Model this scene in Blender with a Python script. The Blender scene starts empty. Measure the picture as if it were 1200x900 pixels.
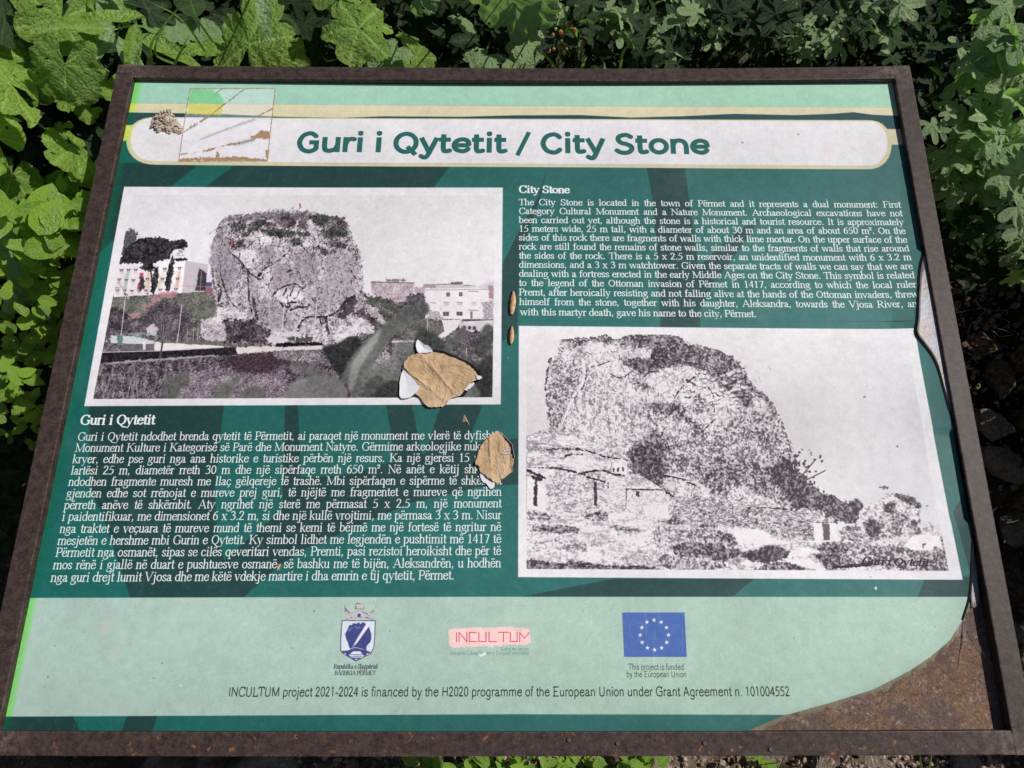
import math, random, sys
import numpy as np
try:
    import bpy, bmesh
    from mathutils import Vector, Matrix, Euler
except ImportError:
    bpy = None
rng = np.random.default_rng(7)
random.seed(7)
R_ = math.radians

# ---------------------------------------------------------------- place and camera
# The sign board is a leaning plane 1 m wide; board coordinates (x, u, n): x to the right,
# u up the board, n off its face.  TILT is the board's lean from the horizontal.
BW, BH = 1.0, 0.7917
TILT = R_(25)
BOARD_C = np.array([0.0, 0.0, 1.10])
SHEET_N = -0.008                 # the print lies this far below the face of the frame
BOARD_R = np.array([[1, 0, 0],
                    [0, math.cos(TILT), -math.sin(TILT)],
                    [0, math.sin(TILT), math.cos(TILT)]])
FOC, CX, CY = 900.0, 634.613, 450.0
def _rod(w):
    w = np.array(w, float); th = np.linalg.norm(w); k = w / th
    K = np.array([[0, -k[2], k[1]], [k[2], 0, -k[0]], [-k[1], k[0], 0]])
    return np.eye(3) + math.sin(th) * K + (1 - math.cos(th)) * K @ K
CR = _rod([2.81825244, 3.59660720e-04, 4.80908791e-03])          # board -> camera
CT = np.array([-3.41846886e-02, -2.77210927e-02, 8.44162555e-01])
CAM_B = -CR.T @ CT                                               # camera in board coordinates
CAM_W = BOARD_R @ CAM_B + BOARD_C
def ray_b(x, y):
    return CR.T @ np.array([(x - CX) / FOC, (y - CY) / FOC, 1.0])
def on_board(x, y, n=0.0):                                       # photo point -> board point
    d = ray_b(x, y); s = (n - CAM_B[2]) / d[2]
    return CAM_B + s * d
def b2w(p):
    return BOARD_R @ np.asarray(p, float) + BOARD_C
def at(x, y, dist):                                              # photo point at a distance -> world point
    d = BOARD_R @ ray_b(x, y)
    return CAM_W + d / np.linalg.norm(d) * dist

# sun: over the right shoulder of the board (board shadows fall left and down)
SUN_B = np.array([0.80, 0.33, 1.0]); SUN_B /= np.linalg.norm(SUN_B)
SUN_W = BOARD_R @ SUN_B
if bpy:
    SC = bpy.context.scene
    COL = SC.collection
    cam = bpy.data.cameras.new('camera'); cam.sensor_width = 36.0
    cam.lens = FOC / 1200 * 36; cam.shift_x = -(CX - 600) / 1200
    cam.clip_start = 0.02; cam.clip_end = 500
    cob = bpy.data.objects.new('camera', cam); COL.objects.link(cob)
    Rc = (CR @ BOARD_R.T)
    Mw = np.eye(4); Mw[:3, 0] = Rc[0]; Mw[:3, 1] = -Rc[1]; Mw[:3, 2] = -Rc[2]; Mw[:3, 3] = CAM_W
    cob.matrix_world = Matrix(Mw.tolist())
    SC.camera = cob
    SC.view_settings.view_transform = 'Standard'; SC.view_settings.look = 'None'
    SC.view_settings.exposure = -0.1; SC.view_settings.gamma = 1.0
    W = bpy.data.worlds.new('World'); SC.world = W; W.use_nodes = True
    nt = W.node_tree; bg = nt.nodes['Background']
    sky = nt.nodes.new('ShaderNodeTexSky'); sky.sky_type = 'NISHITA'; sky.sun_disc = False
    sky.sun_elevation = math.asin(SUN_W[2]); sky.sun_rotation = math.atan2(SUN_W[0], SUN_W[1])
    nt.links.new(sky.outputs[0], bg.inputs[0]); bg.inputs[1].default_value = 0.05
    sl = bpy.data.lights.new('sun', 'SUN'); sl.energy = 4.3; sl.angle = R_(0.5); sl.color = (1, 0.965, 0.91)
    so = bpy.data.objects.new('sun', sl); COL.objects.link(so)
    so.rotation_euler = Vector(SUN_W.tolist()).to_track_quat('Z', 'Y').to_euler()
    so.location = (2, 1, 4)

# ---------------------------------------------------------------- the printed sheet, painted as a flat print
AW = 3072; AH = int(AW * BH / BW)
def s2l(c):
    c = np.asarray(c, float) / 255.0
    return np.where(c <= 0.04045, c / 12.92, ((c + 0.055) / 1.055) ** 2.4)
_gx, _gy = np.meshgrid((np.arange(AW) + .5) / AW * BW - BW / 2, BH / 2 - (np.arange(AH) + .5) / AH * BH)
_O = CT + CR[:, 2] * SHEET_N
_Z = CR[2, 0] * _gx + CR[2, 1] * _gy + _O[2]
PX = (CX + FOC * (CR[0, 0] * _gx + CR[0, 1] * _gy + _O[0]) / _Z).astype(np.float32)   # print pixel -> photo point
PY = (CY + FOC * (CR[1, 0] * _gx + CR[1, 1] * _gy + _O[1]) / _Z).astype(np.float32)
del _gx, _gy, _Z
IMG = np.zeros((AH, AW, 3), np.float32)            # display-referred 0..1
def a_xy(x, y):
    p = on_board(x, y, SHEET_N)
    return (p[0] + BW / 2) / BW * AW, (BH / 2 - p[1]) / BH * AH
def spectral(beta, lo=1.0, hi=1e9, seed=0, n=1024, sx=1.0, sy=1.0):
    g = np.random.default_rng(seed)
    fx = np.fft.fftfreq(n)[None, :] * n * sx; fy = np.fft.fftfreq(n)[:, None] * n * sy
    r = np.sqrt(fx * fx + fy * fy); r[0, 0] = 1
    a = r ** (-beta) * (r >= lo) * (r <= hi); a[0, 0] = 0
    z = np.real(np.fft.ifft2(np.fft.fft2(g.standard_normal((n, n))) * a))
    return (z / z.std()).astype(np.float32)
NZ = {'soft': spectral(1.6, 2, 200, 1), 'mid': spectral(1.0, 10, 300, 2), 'fine': spectral(.5, 60, 512, 3),
      'cloud': spectral(2.0, 1, 60, 4), 'grit': spectral(.2, 120, 420, 5), 'vert': spectral(1.1, 8, 400, 6, sx=.55, sy=2.4),
      'horz': spectral(1.1, 8, 260, 7, sx=2.6, sy=.55), 'lump': spectral(1.2, 22, 160, 8), 'mid2': spectral(1.0, 14, 300, 9),
      'lump2': spectral(1.2, 30, 200, 10), 'weave': spectral(.1, 200, 340, 11), 'ink': spectral(.9, 34, 125, 12), 'inkh': spectral(.5, 40, 150, 13, sx=.45, sy=1.6),
      'edge': spectral(1.0, 20, 130, 14)}
def noise(k, sl):
    ys = np.arange(sl[0].start, sl[0].stop) % 1024; xs = np.arange(sl[1].start, sl[1].stop) % 1024
    return NZ[k][np.ix_(ys, xs)]
def box(x0, y0, x1, y1, pad=3):
    c = [a_xy(x, y) for x in (x0 - pad, x1 + pad) for y in (y0 - pad, y1 + pad)]
    ax = [q[0] for q in c]; ay = [q[1] for q in c]
    sl = (slice(max(0, int(min(ay))), min(AH, int(max(ay)) + 1)), slice(max(0, int(min(ax))), min(AW, int(max(ax)) + 1)))
    return sl
def sdf(X, Y, pts):
    P = np.array(pts, np.float32); n = len(P)
    d = np.full(X.shape, 1e9, np.float32); ins = np.zeros(X.shape, bool)
    for i in range(n):
        a = P[i]; b = P[(i + 1) % n]; e = b - a; L = float(e @ e) + 1e-9
        t = np.clip(((X - a[0]) * e[0] + (Y - a[1]) * e[1]) / L, 0, 1)
        dd = (X - a[0] - t * e[0]) ** 2 + (Y - a[1] - t * e[1]) ** 2
        np.minimum(d, dd, out=d)
        if a[1] != b[1]:
            c = ((a[1] > Y) != (b[1] > Y)) & (X < (b[0] - a[0]) * (Y - a[1]) / (b[1] - a[1]) + a[0])
            ins ^= c
    d = np.sqrt(d); return np.where(ins, -d, d)
def smooth_closed(pts, k=6):
    P = np.array(pts, float); n = len(P); out = []
    for i in range(n):
        p0, p1, p2, p3 = P[i - 1], P[i], P[(i + 1) % n], P[(i + 2) % n]
        for j in range(k):
            t = j / k
            out.append(.5 * (2 * p1 + (p2 - p0) * t + (2 * p0 - 5 * p1 + 4 * p2 - p3) * t * t + (3 * p1 - p0 - 3 * p2 + p3) * t ** 3))
    return out
def smooth_open(pts, k=6):
    P = [np.array(p, float) for p in pts]; P = [2 * P[0] - P[1]] + P + [2 * P[-1] - P[-2]]; out = []
    for i in range(1, len(P) - 2):
        p0, p1, p2, p3 = P[i - 1:i + 3]
        for j in range(k):
            t = j / k
            out.append(.5 * (2 * p1 + (p2 - p0) * t + (2 * p0 - 5 * p1 + 4 * p2 - p3) * t * t + (3 * p1 - p0 - 3 * p2 + p3) * t ** 3))
    out.append(P[-2]); return out
CLIP = None                                       # a polygon that masks everything painted (a photograph's edge)
def mix(sl, m, c, a=1.0):
    if CLIP is not None: m = m * CLIP[sl]
    m = (m * a)[..., None]
    IMG[sl] = IMG[sl] * (1 - m) + (np.asarray(c, np.float32) / (255.0 if np.ndim(c) < 2 else 1)) * m
def col(*stops):                                  # colour ramp on a 0..1 field
    def f(t):
        t = np.clip(t, 0, 1) * (len(stops) - 1); i = np.minimum(t.astype(int), len(stops) - 2); r = (t - i)[..., None]
        S = np.array(stops, np.float32) / 255.0
        return S[i] * (1 - r) + S[i + 1] * r
    return f
def paint(pts, c, soft=.5, rough=0, rk='edge', a=1.0, curve=False, fill=None):
    """polygon in photo points; rough = edge roughness in px; fill(sl, X, Y) gives the colour field"""
    if curve: pts = smooth_closed(pts)
    xs = [p[0] for p in pts]; ys = [p[1] for p in pts]; pad = 3 + rough * 3 + soft * 2
    sl = box(min(xs), min(ys), max(xs), max(ys), pad); X = PX[sl]; Y = PY[sl]
    if X.size == 0: return
    d = sdf(X, Y, pts)
    if rough: d = d + rough * noise(rk, sl)
    m = np.clip(.5 - d / (2 * soft), 0, 1)
    mix(sl, m, fill(sl, X, Y) if fill else c, a)
def line(pts, w, c, a=1.0, soft=.35, rough=0, rk='edge', curve=True, taper=False):
    if curve and len(pts) > 2: pts = smooth_open(pts)
    xs = [p[0] for p in pts]; ys = [p[1] for p in pts]; sl = box(min(xs), min(ys), max(xs), max(ys), w + 2 + 2 * rough)
    X = PX[sl]; Y = PY[sl]; d = np.full(X.shape, 1e9, np.float32); n = len(pts) - 1
    for i in range(n):
        p = np.array(pts[i], np.float32); e = np.array(pts[i + 1], np.float32) - p; L = float(e @ e) + 1e-9
        t = np.clip(((X - p[0]) * e[0] + (Y - p[1]) * e[1]) / L, 0, 1)
        ww = w * (1 - .8 * (i + t) / n) if taper else w
        np.minimum(d, np.sqrt((X - p[0] - t * e[0]) ** 2 + (Y - p[1] - t * e[1]) ** 2) - ww / 2, out=d)
    if rough: d = d + rough * noise(rk, sl)
    mix(sl, np.clip(.5 - d / (2 * soft), 0, 1), c, a)
def ell(cx, cy, rx, ry, n=18, ang=0):
    o = []
    for i in range(n):
        t = 2 * math.pi * i / n; x = rx * math.cos(t); y = ry * math.sin(t)
        o.append((cx + x * math.cos(ang) - y * math.sin(ang), cy + x * math.sin(ang) + y * math.cos(ang)))
    return o

# ---- lettering: a stroke alphabet drawn with an oval nib -------------------------------------------------
# l / h = thick / hair polyline, s = thick curve, v = hair curve, o = oval, d = dot, f = serif x0 x1 y
GL = {
'a': (444, 's 85 345 130 415 215 430 290 400 305 320;l 305 320 305 90;s 300 265 190 230 90 170 65 95 110 30 180 15 250 45 300 95;s 305 80 325 25 370 20 425 50'),
'b': (500, 'l 100 683 100 20;s 100 350 180 430 270 440 380 380 430 230 380 70 270 15 170 20 100 60;f 15 100 675'),
'c': (444, 's 375 350 310 430 230 440 120 390 70 225 120 60 240 10 330 40 405 120'),
'd': (500, 'l 390 683 390 20;s 390 350 330 430 240 440 125 380 70 220 125 60 230 10 320 30 390 90;f 300 390 675;f 390 480 15'),
'e': (444, 'h 75 265 390 265;s 385 275 360 390 235 440 120 380 65 225 120 60 240 10 330 40 405 120'),
'f': (333, 'l 150 0 150 530;s 150 530 175 640 250 672 335 640;h 35 435 285 435;f 50 260 10'),
'g': (500, 'o 230 300 135 138;v 165 180 100 130 130 75 260 55;s 260 55 400 30 440 -55 370 -160 220 -200 90 -165;v 90 -165 50 -90 120 20;h 330 425 465 425'),
'h': (500, 'l 100 683 100 0;s 100 350 180 425 280 435 365 390 385 290;l 385 290 385 0;f 20 100 675;f 15 185 10;f 305 470 10'),
'i': (278, 'l 139 440 139 0;d 139 610;f 45 139 430;f 45 235 10'),
'j': (278, 'l 150 440 150 -100;s 150 -100 120 -190 50 -205 -30 -180;d 150 610;f 60 150 430'),
'k': (500, 'l 100 683 100 0;h 100 200 380 430;l 200 270 430 0;f 20 100 675;f 15 185 10;f 300 460 430;f 350 505 10'),
'l': (278, 'l 139 683 139 0;f 50 139 675;f 40 240 10'),
'm': (778, 'l 110 440 110 0;s 110 340 190 425 290 435 370 400 389 290;l 389 290 389 0;s 389 340 470 425 565 435 645 400 665 290;l 665 290 665 0;f 20 110 430;f 25 200 10;f 305 475 10;f 580 755 10'),
'n': (500, 'l 105 440 105 0;s 105 350 180 425 280 435 365 390 385 290;l 385 290 385 0;f 20 105 430;f 15 190 10;f 305 470 10'),
'o': (500, 'o 250 225 182 212'),
'p': (500, 'l 105 440 105 -210;s 105 350 180 430 270 440 380 380 430 230 380 70 270 15 170 20 105 60;f 15 105 430;f 15 200 -205'),
'q': (500, 'l 390 440 390 -210;s 390 350 330 430 240 440 125 380 70 220 125 60 230 10 320 30 390 90;f 295 485 -205'),
'r': (333, 'l 105 440 105 0;s 105 320 170 410 240 435 310 400;f 15 105 430;f 15 210 10'),
's': (389, 's 325 350 260 428 190 435 95 400 75 340 110 275 200 230 290 175 320 110 280 35 190 12 110 30 60 110'),
't': (278, 'l 135 590 135 110;s 135 110 150 30 200 15 270 45;h 25 435 265 435'),
'u': (500, 'l 105 440 105 160;s 105 160 120 60 200 15 290 35 380 100;l 385 440 385 15;f 15 105 430;f 290 385 430;f 385 485 15'),
'v': (500, 'l 70 440 245 10;h 245 10 425 440;f 10 170 430;f 330 480 430'),
'w': (722, 'l 70 440 220 10;h 220 10 360 430;l 360 430 510 10;h 510 10 655 440;f 10 160 430;f 290 420 430;f 590 710 430'),
'x': (500, 'l 90 440 400 0;h 80 0 400 440;f 15 190 430;f 320 475 430;f 20 170 10;f 310 485 10'),
'y': (500, 'l 70 440 255 30;h 430 440 220 -100;v 220 -100 170 -190 110 -205 50 -180;f 10 175 430;f 340 485 430'),
'z': (444, 'h 60 430 390 430;l 375 430 75 15;h 60 15 400 15;f 60 70 350;f 395 405 90'),
'A': (722, 'h 70 0 350 655;l 350 655 630 10;h 170 220 540 220;f 5 165 10;f 535 715 10'),
'B': (667, 'l 150 650 150 10;s 150 645 350 650 500 600 520 500 480 390 330 345 150 345;s 330 345 530 310 590 180 530 50 350 10 150 10;f 25 150 650;f 25 150 10'),
'C': (667, 's 600 500 520 620 370 652 180 580 85 330 180 80 370 8 520 50 625 160;h 608 650 600 480'),
'D': (722, 'l 150 650 150 10;s 150 645 400 640 600 520 650 330 600 130 400 15 150 12;f 25 150 650;f 25 150 10'),
'E': (611, 'l 150 650 150 10;h 40 650 540 650;h 40 10 560 10;h 150 340 420 340;f 535 545 560;f 570 580 110;f 415 425 280;f 415 425 400'),
'F': (556, 'l 150 650 150 10;h 40 650 520 650;h 150 340 410 340;f 515 525 560;f 30 270 10;f 405 415 280;f 405 415 400'),
'G': (722, 's 610 510 520 620 380 652 180 580 85 330 180 80 390 8 530 30 610 90;l 610 290 610 70;h 610 640 605 500;f 490 700 290'),
'H': (722, 'l 140 650 140 10;l 580 650 580 10;h 140 340 580 340;f 25 255 650;f 465 695 650;f 25 255 10;f 465 695 10'),
'I': (333, 'l 166 650 166 10;f 40 292 650;f 40 292 10'),
'K': (722, 'l 150 650 150 10;h 150 280 590 640;l 290 400 630 10;f 30 260 650;f 30 260 10;f 480 690 645;f 520 715 10'),
'L': (611, 'l 150 650 150 10;h 40 10 570 10;f 30 270 650;h 570 10 585 160'),
'M': (889, 'h 120 10 120 650;l 120 650 440 30;h 440 30 750 650;l 760 650 760 10;f 20 220 10;f 655 865 10;f 20 120 650;f 760 865 650'),
'N': (722, 'h 110 10 110 650;l 110 650 600 20;h 600 10 600 650;f 15 205 10;f 500 705 650;f 10 110 650'),
'O': (722, 'o 360 328 270 318'),
'P': (556, 'l 140 650 140 10;s 140 645 330 650 470 600 500 480 460 360 330 300 140 300;f 25 140 650;f 25 255 10'),
'Q': (722, 'o 360 328 270 318;s 340 10 450 -110 560 -165 690 -165'),
'R': (667, 'l 140 650 140 10;s 140 645 330 650 470 600 500 480 460 370 330 320 140 320;l 310 320 580 10;f 25 140 650;f 25 255 10;f 540 655 10'),
'S': (556, 's 455 500 410 620 290 652 140 600 100 490 150 400 290 330 440 250 470 140 420 40 280 8 130 50 65 180;f 455 462 620;f 65 72 40'),
'T': (611, 'l 305 650 305 10;h 35 645 575 645;f 195 415 10;h 35 645 28 510;h 575 645 582 510'),
'U': (722, 'l 130 650 130 220;s 130 220 160 70 340 8 520 70 570 220;h 570 220 570 650;f 15 245 650;f 485 700 650'),
'V': (722, 'l 90 650 360 15;h 360 15 630 650;f 10 200 650;f 530 710 650'),
'0': (500, 'o 250 330 175 318'),
'1': (500, 'l 260 650 260 10;h 130 560 260 650;f 130 385 10'),
'2': (500, 's 60 500 120 620 230 652 350 600 370 480 310 340 180 180 60 30;h 60 40 440 40;h 60 20 440 20'),
'3': (500, 's 70 560 150 640 240 652 360 590 350 450 220 360;s 220 360 370 320 410 200 340 60 200 8 60 50'),
'4': (500, 'l 340 650 340 0;h 340 650 40 190;h 40 190 465 190'),
'5': (500, 'h 170 640 420 640;h 165 640 110 400;s 100 390 250 400 390 320 400 170 320 50 180 8 60 40'),
'6': (500, 's 410 640 250 590 120 450 85 250;o 250 205 165 195'),
'7': (500, 'h 60 630 430 630;l 430 630 210 0'),
'.': (250, 'd 125 45'), ',': (250, 'd 125 45;h 140 40 145 -30 85 -120'), ':': (278, 'd 139 45;d 139 400'),
'-': (333, 'l 40 220 290 220'), '/': (278, 'h 20 -10 260 670'),
}
GL['ë'] = (444, GL['e'][1] + ';d 145 610;d 305 610')
GL['Ë'] = (611, GL['E'][1] + ';d 210 810;d 400 810')
GL['ç'] = (444, GL['c'][1] + ';v 240 0 285 -70 255 -140 170 -160')
GL['²'] = (300, 's 40 590 80 650 150 660 210 620 200 540 120 440 40 395;h 40 395 250 395')
SANS_G = 's 390 350 330 430 240 440 125 380 70 220 125 60 230 10 320 30 390 90;l 390 440 390 -100;s 390 -100 340 -200 200 -212 80 -150'
SANSW = dict(a=556, b=556, c=500, d=556, e=556, f=278, g=556, h=556, i=222, j=222, k=500, l=222, m=833, n=556, o=556, p=556, q=556,
             r=333, s=500, t=278, u=556, v=500, w=722, x=500, y=500, z=500, E=667, G=778, I=278, L=556, M=833, N=722, T=611, U=722, H=722, A=667, C=722)
TITLE = {  # a broad geometric face: x-height 540, capitals 700
'G': (800, 's 640 560 520 655 400 680 200 590 95 350 200 110 400 20 540 45 650 110;l 655 90 655 350;l 420 350 730 350'),
'u': (690, 'l 125 540 125 230;s 125 230 170 80 320 50 480 110 555 250;l 560 540 560 0'),
'r': (450, 'l 125 540 125 0;s 125 280 190 430 300 480 430 470'),
'i': (300, 'l 150 540 150 0;d 150 690'),
'Q': (870, 'o 430 350 335 330;l 480 210 760 -80'),
'y': (630, 'l 60 540 330 20;l 580 540 310 -70;s 310 -70 250 -160 160 -175 60 -120'),
't': (440, 'l 165 660 165 190;s 165 190 190 70 280 50 400 80;l 20 470 400 470'),
'e': (650, 'l 100 265 560 265;s 575 270 520 430 330 485 150 410 80 260 160 110 350 50 480 80 560 150'),
'C': (760, 's 660 560 540 660 400 680 200 590 95 350 200 110 400 20 550 45 665 140'),
'S': (680, 's 570 590 450 665 330 675 170 620 130 500 230 390 400 340 540 270 570 170 490 60 320 20 170 50 60 120'),
'o': (690, 'o 345 270 255 225'),
'n': (690, 'l 125 540 125 0;s 125 300 190 440 330 490 490 440 560 300;l 560 300 560 0'),
'/': (450, 'h 20 -90 400 760'), ' ': (320, ''),
}
def _segs(spec):
    out = []
    for part in spec.split(';'):
        if not part.strip(): continue
        k, *v = part.split(); v = [float(q) for q in v]
        if k in 'lhsv':
            p = list(zip(v[::2], v[1::2]))
            if k in 'sv': p = [tuple(q) for q in smooth_open(p, 5)]
            out.append(('h' if k in 'hv' else 'l', p))
        elif k == 'o': out.append(('l', [(v[0] + v[2] * math.cos(t * math.pi / 14), v[1] + v[3] * math.sin(t * math.pi / 14)) for t in range(29)]))
        elif k == 'd': out.append(('d', [(v[0], v[1]), (v[0], v[1])]))
        elif k == 'f': out.append(('f', [(v[0], v[2]), (v[1], v[2])]))
    return out
GRID = 10.0; _cache = {}
def glyph(ch, style):
    key = (ch, style)
    if key in _cache: return _cache[key]
    if style == 'title': w, spec = TITLE[ch]
    else:
        w, spec = GL[ch]
        if style == 'sans' and ch == 'g': spec = SANS_G
        if style == 'sans' and ch == 'G': spec += ';h 400 320 640 320'
    x = np.arange(-10, 110, dtype=np.float32) * GRID; y = np.arange(-28, 96, dtype=np.float32) * GRID
    X, Y = np.meshgrid(x, y); D = np.full(X.shape, 1e6, np.float32)
    nib = {'serif': ((44, 24), (21, 21), 54, 20), 'bold': ((66, 32), (28, 28), 70, 26), 'sans': ((39, 36), (39, 36), 46, 0),
           'title': ((86, 78), (74, 74), 92, 0)}[style]
    sx = 1.0
    if style == 'sans' and ch in SANSW: sx = SANSW[ch] / w; w = SANSW[ch]
    for kind, p in _segs(spec):
        if kind == 'f' and nib[3] == 0: continue
        rx, ry = {'l': nib[0], 'h': nib[1], 'd': (nib[2],) * 2, 'f': (nib[3],) * 2}[kind]
        q = rx / ry
        for i in range(len(p) - 1):
            ax, ay = p[i][0] * sx, p[i][1] * q; ex, ey = p[i + 1][0] * sx - ax, p[i + 1][1] * q - ay; L = ex * ex + ey * ey
            tt = ((X - ax) * ex + (Y * q - ay) * ey) / (L + 1e-6); t = np.clip(tt, 0, 1)
            d = np.sqrt((X - ax - t * ex) ** 2 + (Y * q - ay - t * ey) ** 2) - rx
            if style in ('title', 'sans') and L > 0:       # square ends
                Ls = math.sqrt(L)
                if i == 0: d = np.where(tt < 0, np.maximum(d, -tt * Ls), d)
                if i == len(p) - 2: d = np.where(tt > 1, np.maximum(d, (tt - 1) * Ls), d)
            np.minimum(D, d, out=D)
    if style == 'title' and ch == 'i':
        D = np.minimum(D, np.maximum(np.abs(X - 150) - 88, np.abs(Y - 700) - 66))
    _cache[key] = (w, D); return _cache[key]
def advance(s, style): return sum((250 if style != 'sans' else 278) if c == ' ' and style != 'title' else glyph(c, style)[0] for c in s)
def text(s, x0, y0, x1, y1, size, style='serif', c=(238, 240, 238), justify=False, base=None, weight=0, track=0, slant=0):
    """s runs from photo point (x0,y0) to (x1,y1) on its baseline; size = em height in board units"""
    A = np.array(a_xy(x0, y0)); B = np.array(a_xy(x1, y1)); tot = np.linalg.norm(B - A)
    em = size / BW * AW; nsp = s.count(' '); adv = advance(s, style) + track * len(s)
    if justify:
        sx = base; gap = (tot / sx - adv) / max(1, nsp)
        if gap < -60: gap = -60; sx = tot / (adv + gap * nsp)
    else: sx = tot / adv; gap = 0
    pen = 0.0; dr = (B - A) / tot
    for ch in s:
        if ch == ' ': pen += ((250 if style != 'sans' else 278) if style != 'title' else 320) + gap + track; continue
        w, D = glyph(ch, style); o = A + dr * pen * sx
        xa, xb = int(o[0] - 100 * sx) - 1, int(o[0] + 1090 * sx) + 1; sy = em / 1000
        ya, yb = int(o[1] - 940 * sy) - 1, int(o[1] + 270 * sy) + 1
        xb = min(xb, int(o[0] + (w + 160) * sx) + 2)
        sl = (slice(max(ya, 0), min(yb, AH)), slice(max(xa, 0), min(xb, AW)))
        Yg, Xg = np.mgrid[sl[0], sl[1]]
        vv = (o[1] - Yg - .5 + (Xg - o[0]) * dr[1] / dr[0]) / sy
        gx = (Xg + .5 - o[0]) / sx - vv * slant
        if style in ('serif', 'bold'): gx = w / 2 + (gx - w / 2) / 1.03
        gx = gx / GRID + 10; gy = vv / GRID + 28
        gx = np.clip(gx, 0, 118.99); gy = np.clip(gy, 0, 122.99); ix = gx.astype(int); iy = gy.astype(int); fx = gx - ix; fy = gy - iy
        d = (D[iy, ix] * (1 - fx) + D[iy, ix + 1] * fx) * (1 - fy) + (D[iy + 1, ix] * (1 - fx) + D[iy + 1, ix + 1] * fx) * fy
        d = (d - weight) * (sx + sy) / 2
        mix(sl, np.clip(.5 - d, 0, 1).astype(np.float32), c)
        pen += w + track
    return

# ---- the print's ground: teal bands, strips and banner --------------------------------------------------
def lerp_fill(c0, c1, x0=0, x1=1150, nk='cloud', na=.012, grain=.016):
    c0 = np.array(c0, float) / 255; c1 = np.array(c1, float) / 255
    def f(sl, X, Y):
        t = np.clip((X - x0) / (x1 - x0), 0, 1)[..., None]
        v = c0 * (1 - t) + c1 * t
        return (v * (1 + na * 3 * noise(nk, sl)[..., None] + grain * 3 * noise('weave', sl)[..., None])).astype(np.float32)
    return f
teal = lerp_fill((26, 94, 88), (66, 112, 110)); dark = lerp_fill((30, 62, 60), (54, 80, 80))
paint([(-60, 60), (1260, 60), (1260, 900), (-60, 900)], None, fill=teal)
for p in [[(100, 190), (230, 192), (228, 197), (200, 219), (140, 276), (112, 300), (80, 300)],
          [(276, 192), (530, 192), (506, 222), (238, 222)],
          [(641, 199), (633, 232), (610, 300), (606, 390), (588, 400), (586, 316), (606, 275), (630, 232)],
          [(757, 192), (802, 192), (807, 230), (817, 300), (821, 384), (774, 384), (771, 300), (764, 230)],
          [(889, 258), (868, 290), (838, 330), (816, 372), (812, 320), (842, 290), (872, 266)],
          [(104, 470), (263, 470), (252, 570), (254, 620), (263, 656), (331, 598), (334, 470), (349, 470), (353, 560), (400, 557), (440, 547),
           (470, 538), (540, 521), (612, 513), (612, 567), (560, 571), (480, 590), (420, 616), (360, 642), (325, 665), (283, 702), (153, 702), (119, 600), (106, 575)],
          [(452, 470), (482, 470), (495, 535), (462, 545), (460, 520)], [(518, 470), (567, 470), (545, 528), (496, 540)],
          [(596, 702), (720, 678), (884, 678), (855, 702)], [(1084, 676), (1074, 703), (1150, 703), (1150, 676)],
          [(1140, 560), (1117, 600), (1127, 640), (1137, 680), (1160, 680)],
          [(-20, 835), (84, 835), (96, 862), (-20, 862)], [(150, 835), (186, 835), (176, 862), (141, 862)]]:
    paint(p, None, fill=dark, soft=.6)
paint([(1052, 192), (1066, 192), (1076, 290), (1060, 290)], (40, 84, 80), soft=.8, a=.3)
paint([(1058, 335), (1046, 360), (1043, 386), (1075, 386), (1078, 345)], (40, 84, 80), soft=.8, a=.3)
# top strips
mint = lerp_fill((152, 196, 178), (158, 198, 174), grain=.02, na=.008)
cream = lerp_fill((211, 203, 168), (209, 200, 169), grain=.02, na=.008)
paint([(120, 70), (1080, 70), (1080, 126.5), (600, 124), (400, 123.2), (140, 120.7)], None, fill=mint)
paint([(120, 120.5), (400, 123), (600, 124), (1080, 126.2), (1080, 136), (1050, 135.8), (1022, 134.5), (1000, 131.6), (975, 133.5), (930, 135), (860, 133.5), (800, 136.3), (740, 138),
       (680, 135), (600, 135.4), (540, 137), (450, 136.4), (400, 138.3), (330, 137), (250, 133.5), (120, 131.5)], None, fill=cream)
sl0 = box(120, 131, 1080, 145); 
paint([(120, 131.5), (250, 133.5), (330, 137), (400, 138.3), (450, 136.4), (540, 137), (600, 135.4), (680, 135), (740, 138), (800, 136.3), (860, 133.5), (930, 135), (975, 133.5),
       (1000, 131.6), (1022, 134.5), (1050, 135.8), (1080, 136), (1085, 151), (1080, 160), (120, 150)], None, fill=lerp_fill((34, 68, 70), (48, 78, 82)))
paint([(120, 146.5), (165, 146.5), (165, 165.3), (120, 165.3)], None, fill=cream)
paint([(1025, 151), (1090, 151.5), (1090, 169.8), (1025, 169.5)], None, fill=cream)
def banner(g):
    L, Rr = 153 - g, 1040 + g
    tl, tr, bl, br = 138.2 - g * .2, 142.2 - g * .3, 189.2 + g * .8, 194.2 + g * .8
    out = [(184, tl), (600, (tl + tr) / 2 + .3), (1016, tr)]
    cy = (tr + br) / 2; ry = (br - tr) / 2
    out += [(1016 + (Rr - 1016) * math.sin(a) ** .8, cy - ry * math.cos(a)) for a in np.linspace(.15, math.pi - .15, 14)]
    out += [(1012, br), (600, (bl + br) / 2 + .2), (184, bl)]
    cy = (tl + bl) / 2; ry = (bl - tl) / 2
    out += [(184 - (184 - L) * math.sin(a) ** .8, cy + ry * math.cos(a)) for a in np.linspace(.15, math.pi - .15, 14)]
    return out
paint(banner(5.0), None, fill=cream)
paper = lerp_fill((226, 223, 226), (226, 223, 226), grain=.006, na=.006)
paint(banner(0), None, fill=paper)
# lower mint field
paint([(-30, 700.8), (560, 699.3), (1170, 699.5), (1190, 838), (600, 837), (-30, 840)], None, fill=lerp_fill((164, 186, 177), (166, 192, 176), grain=.022, na=.009))
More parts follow.
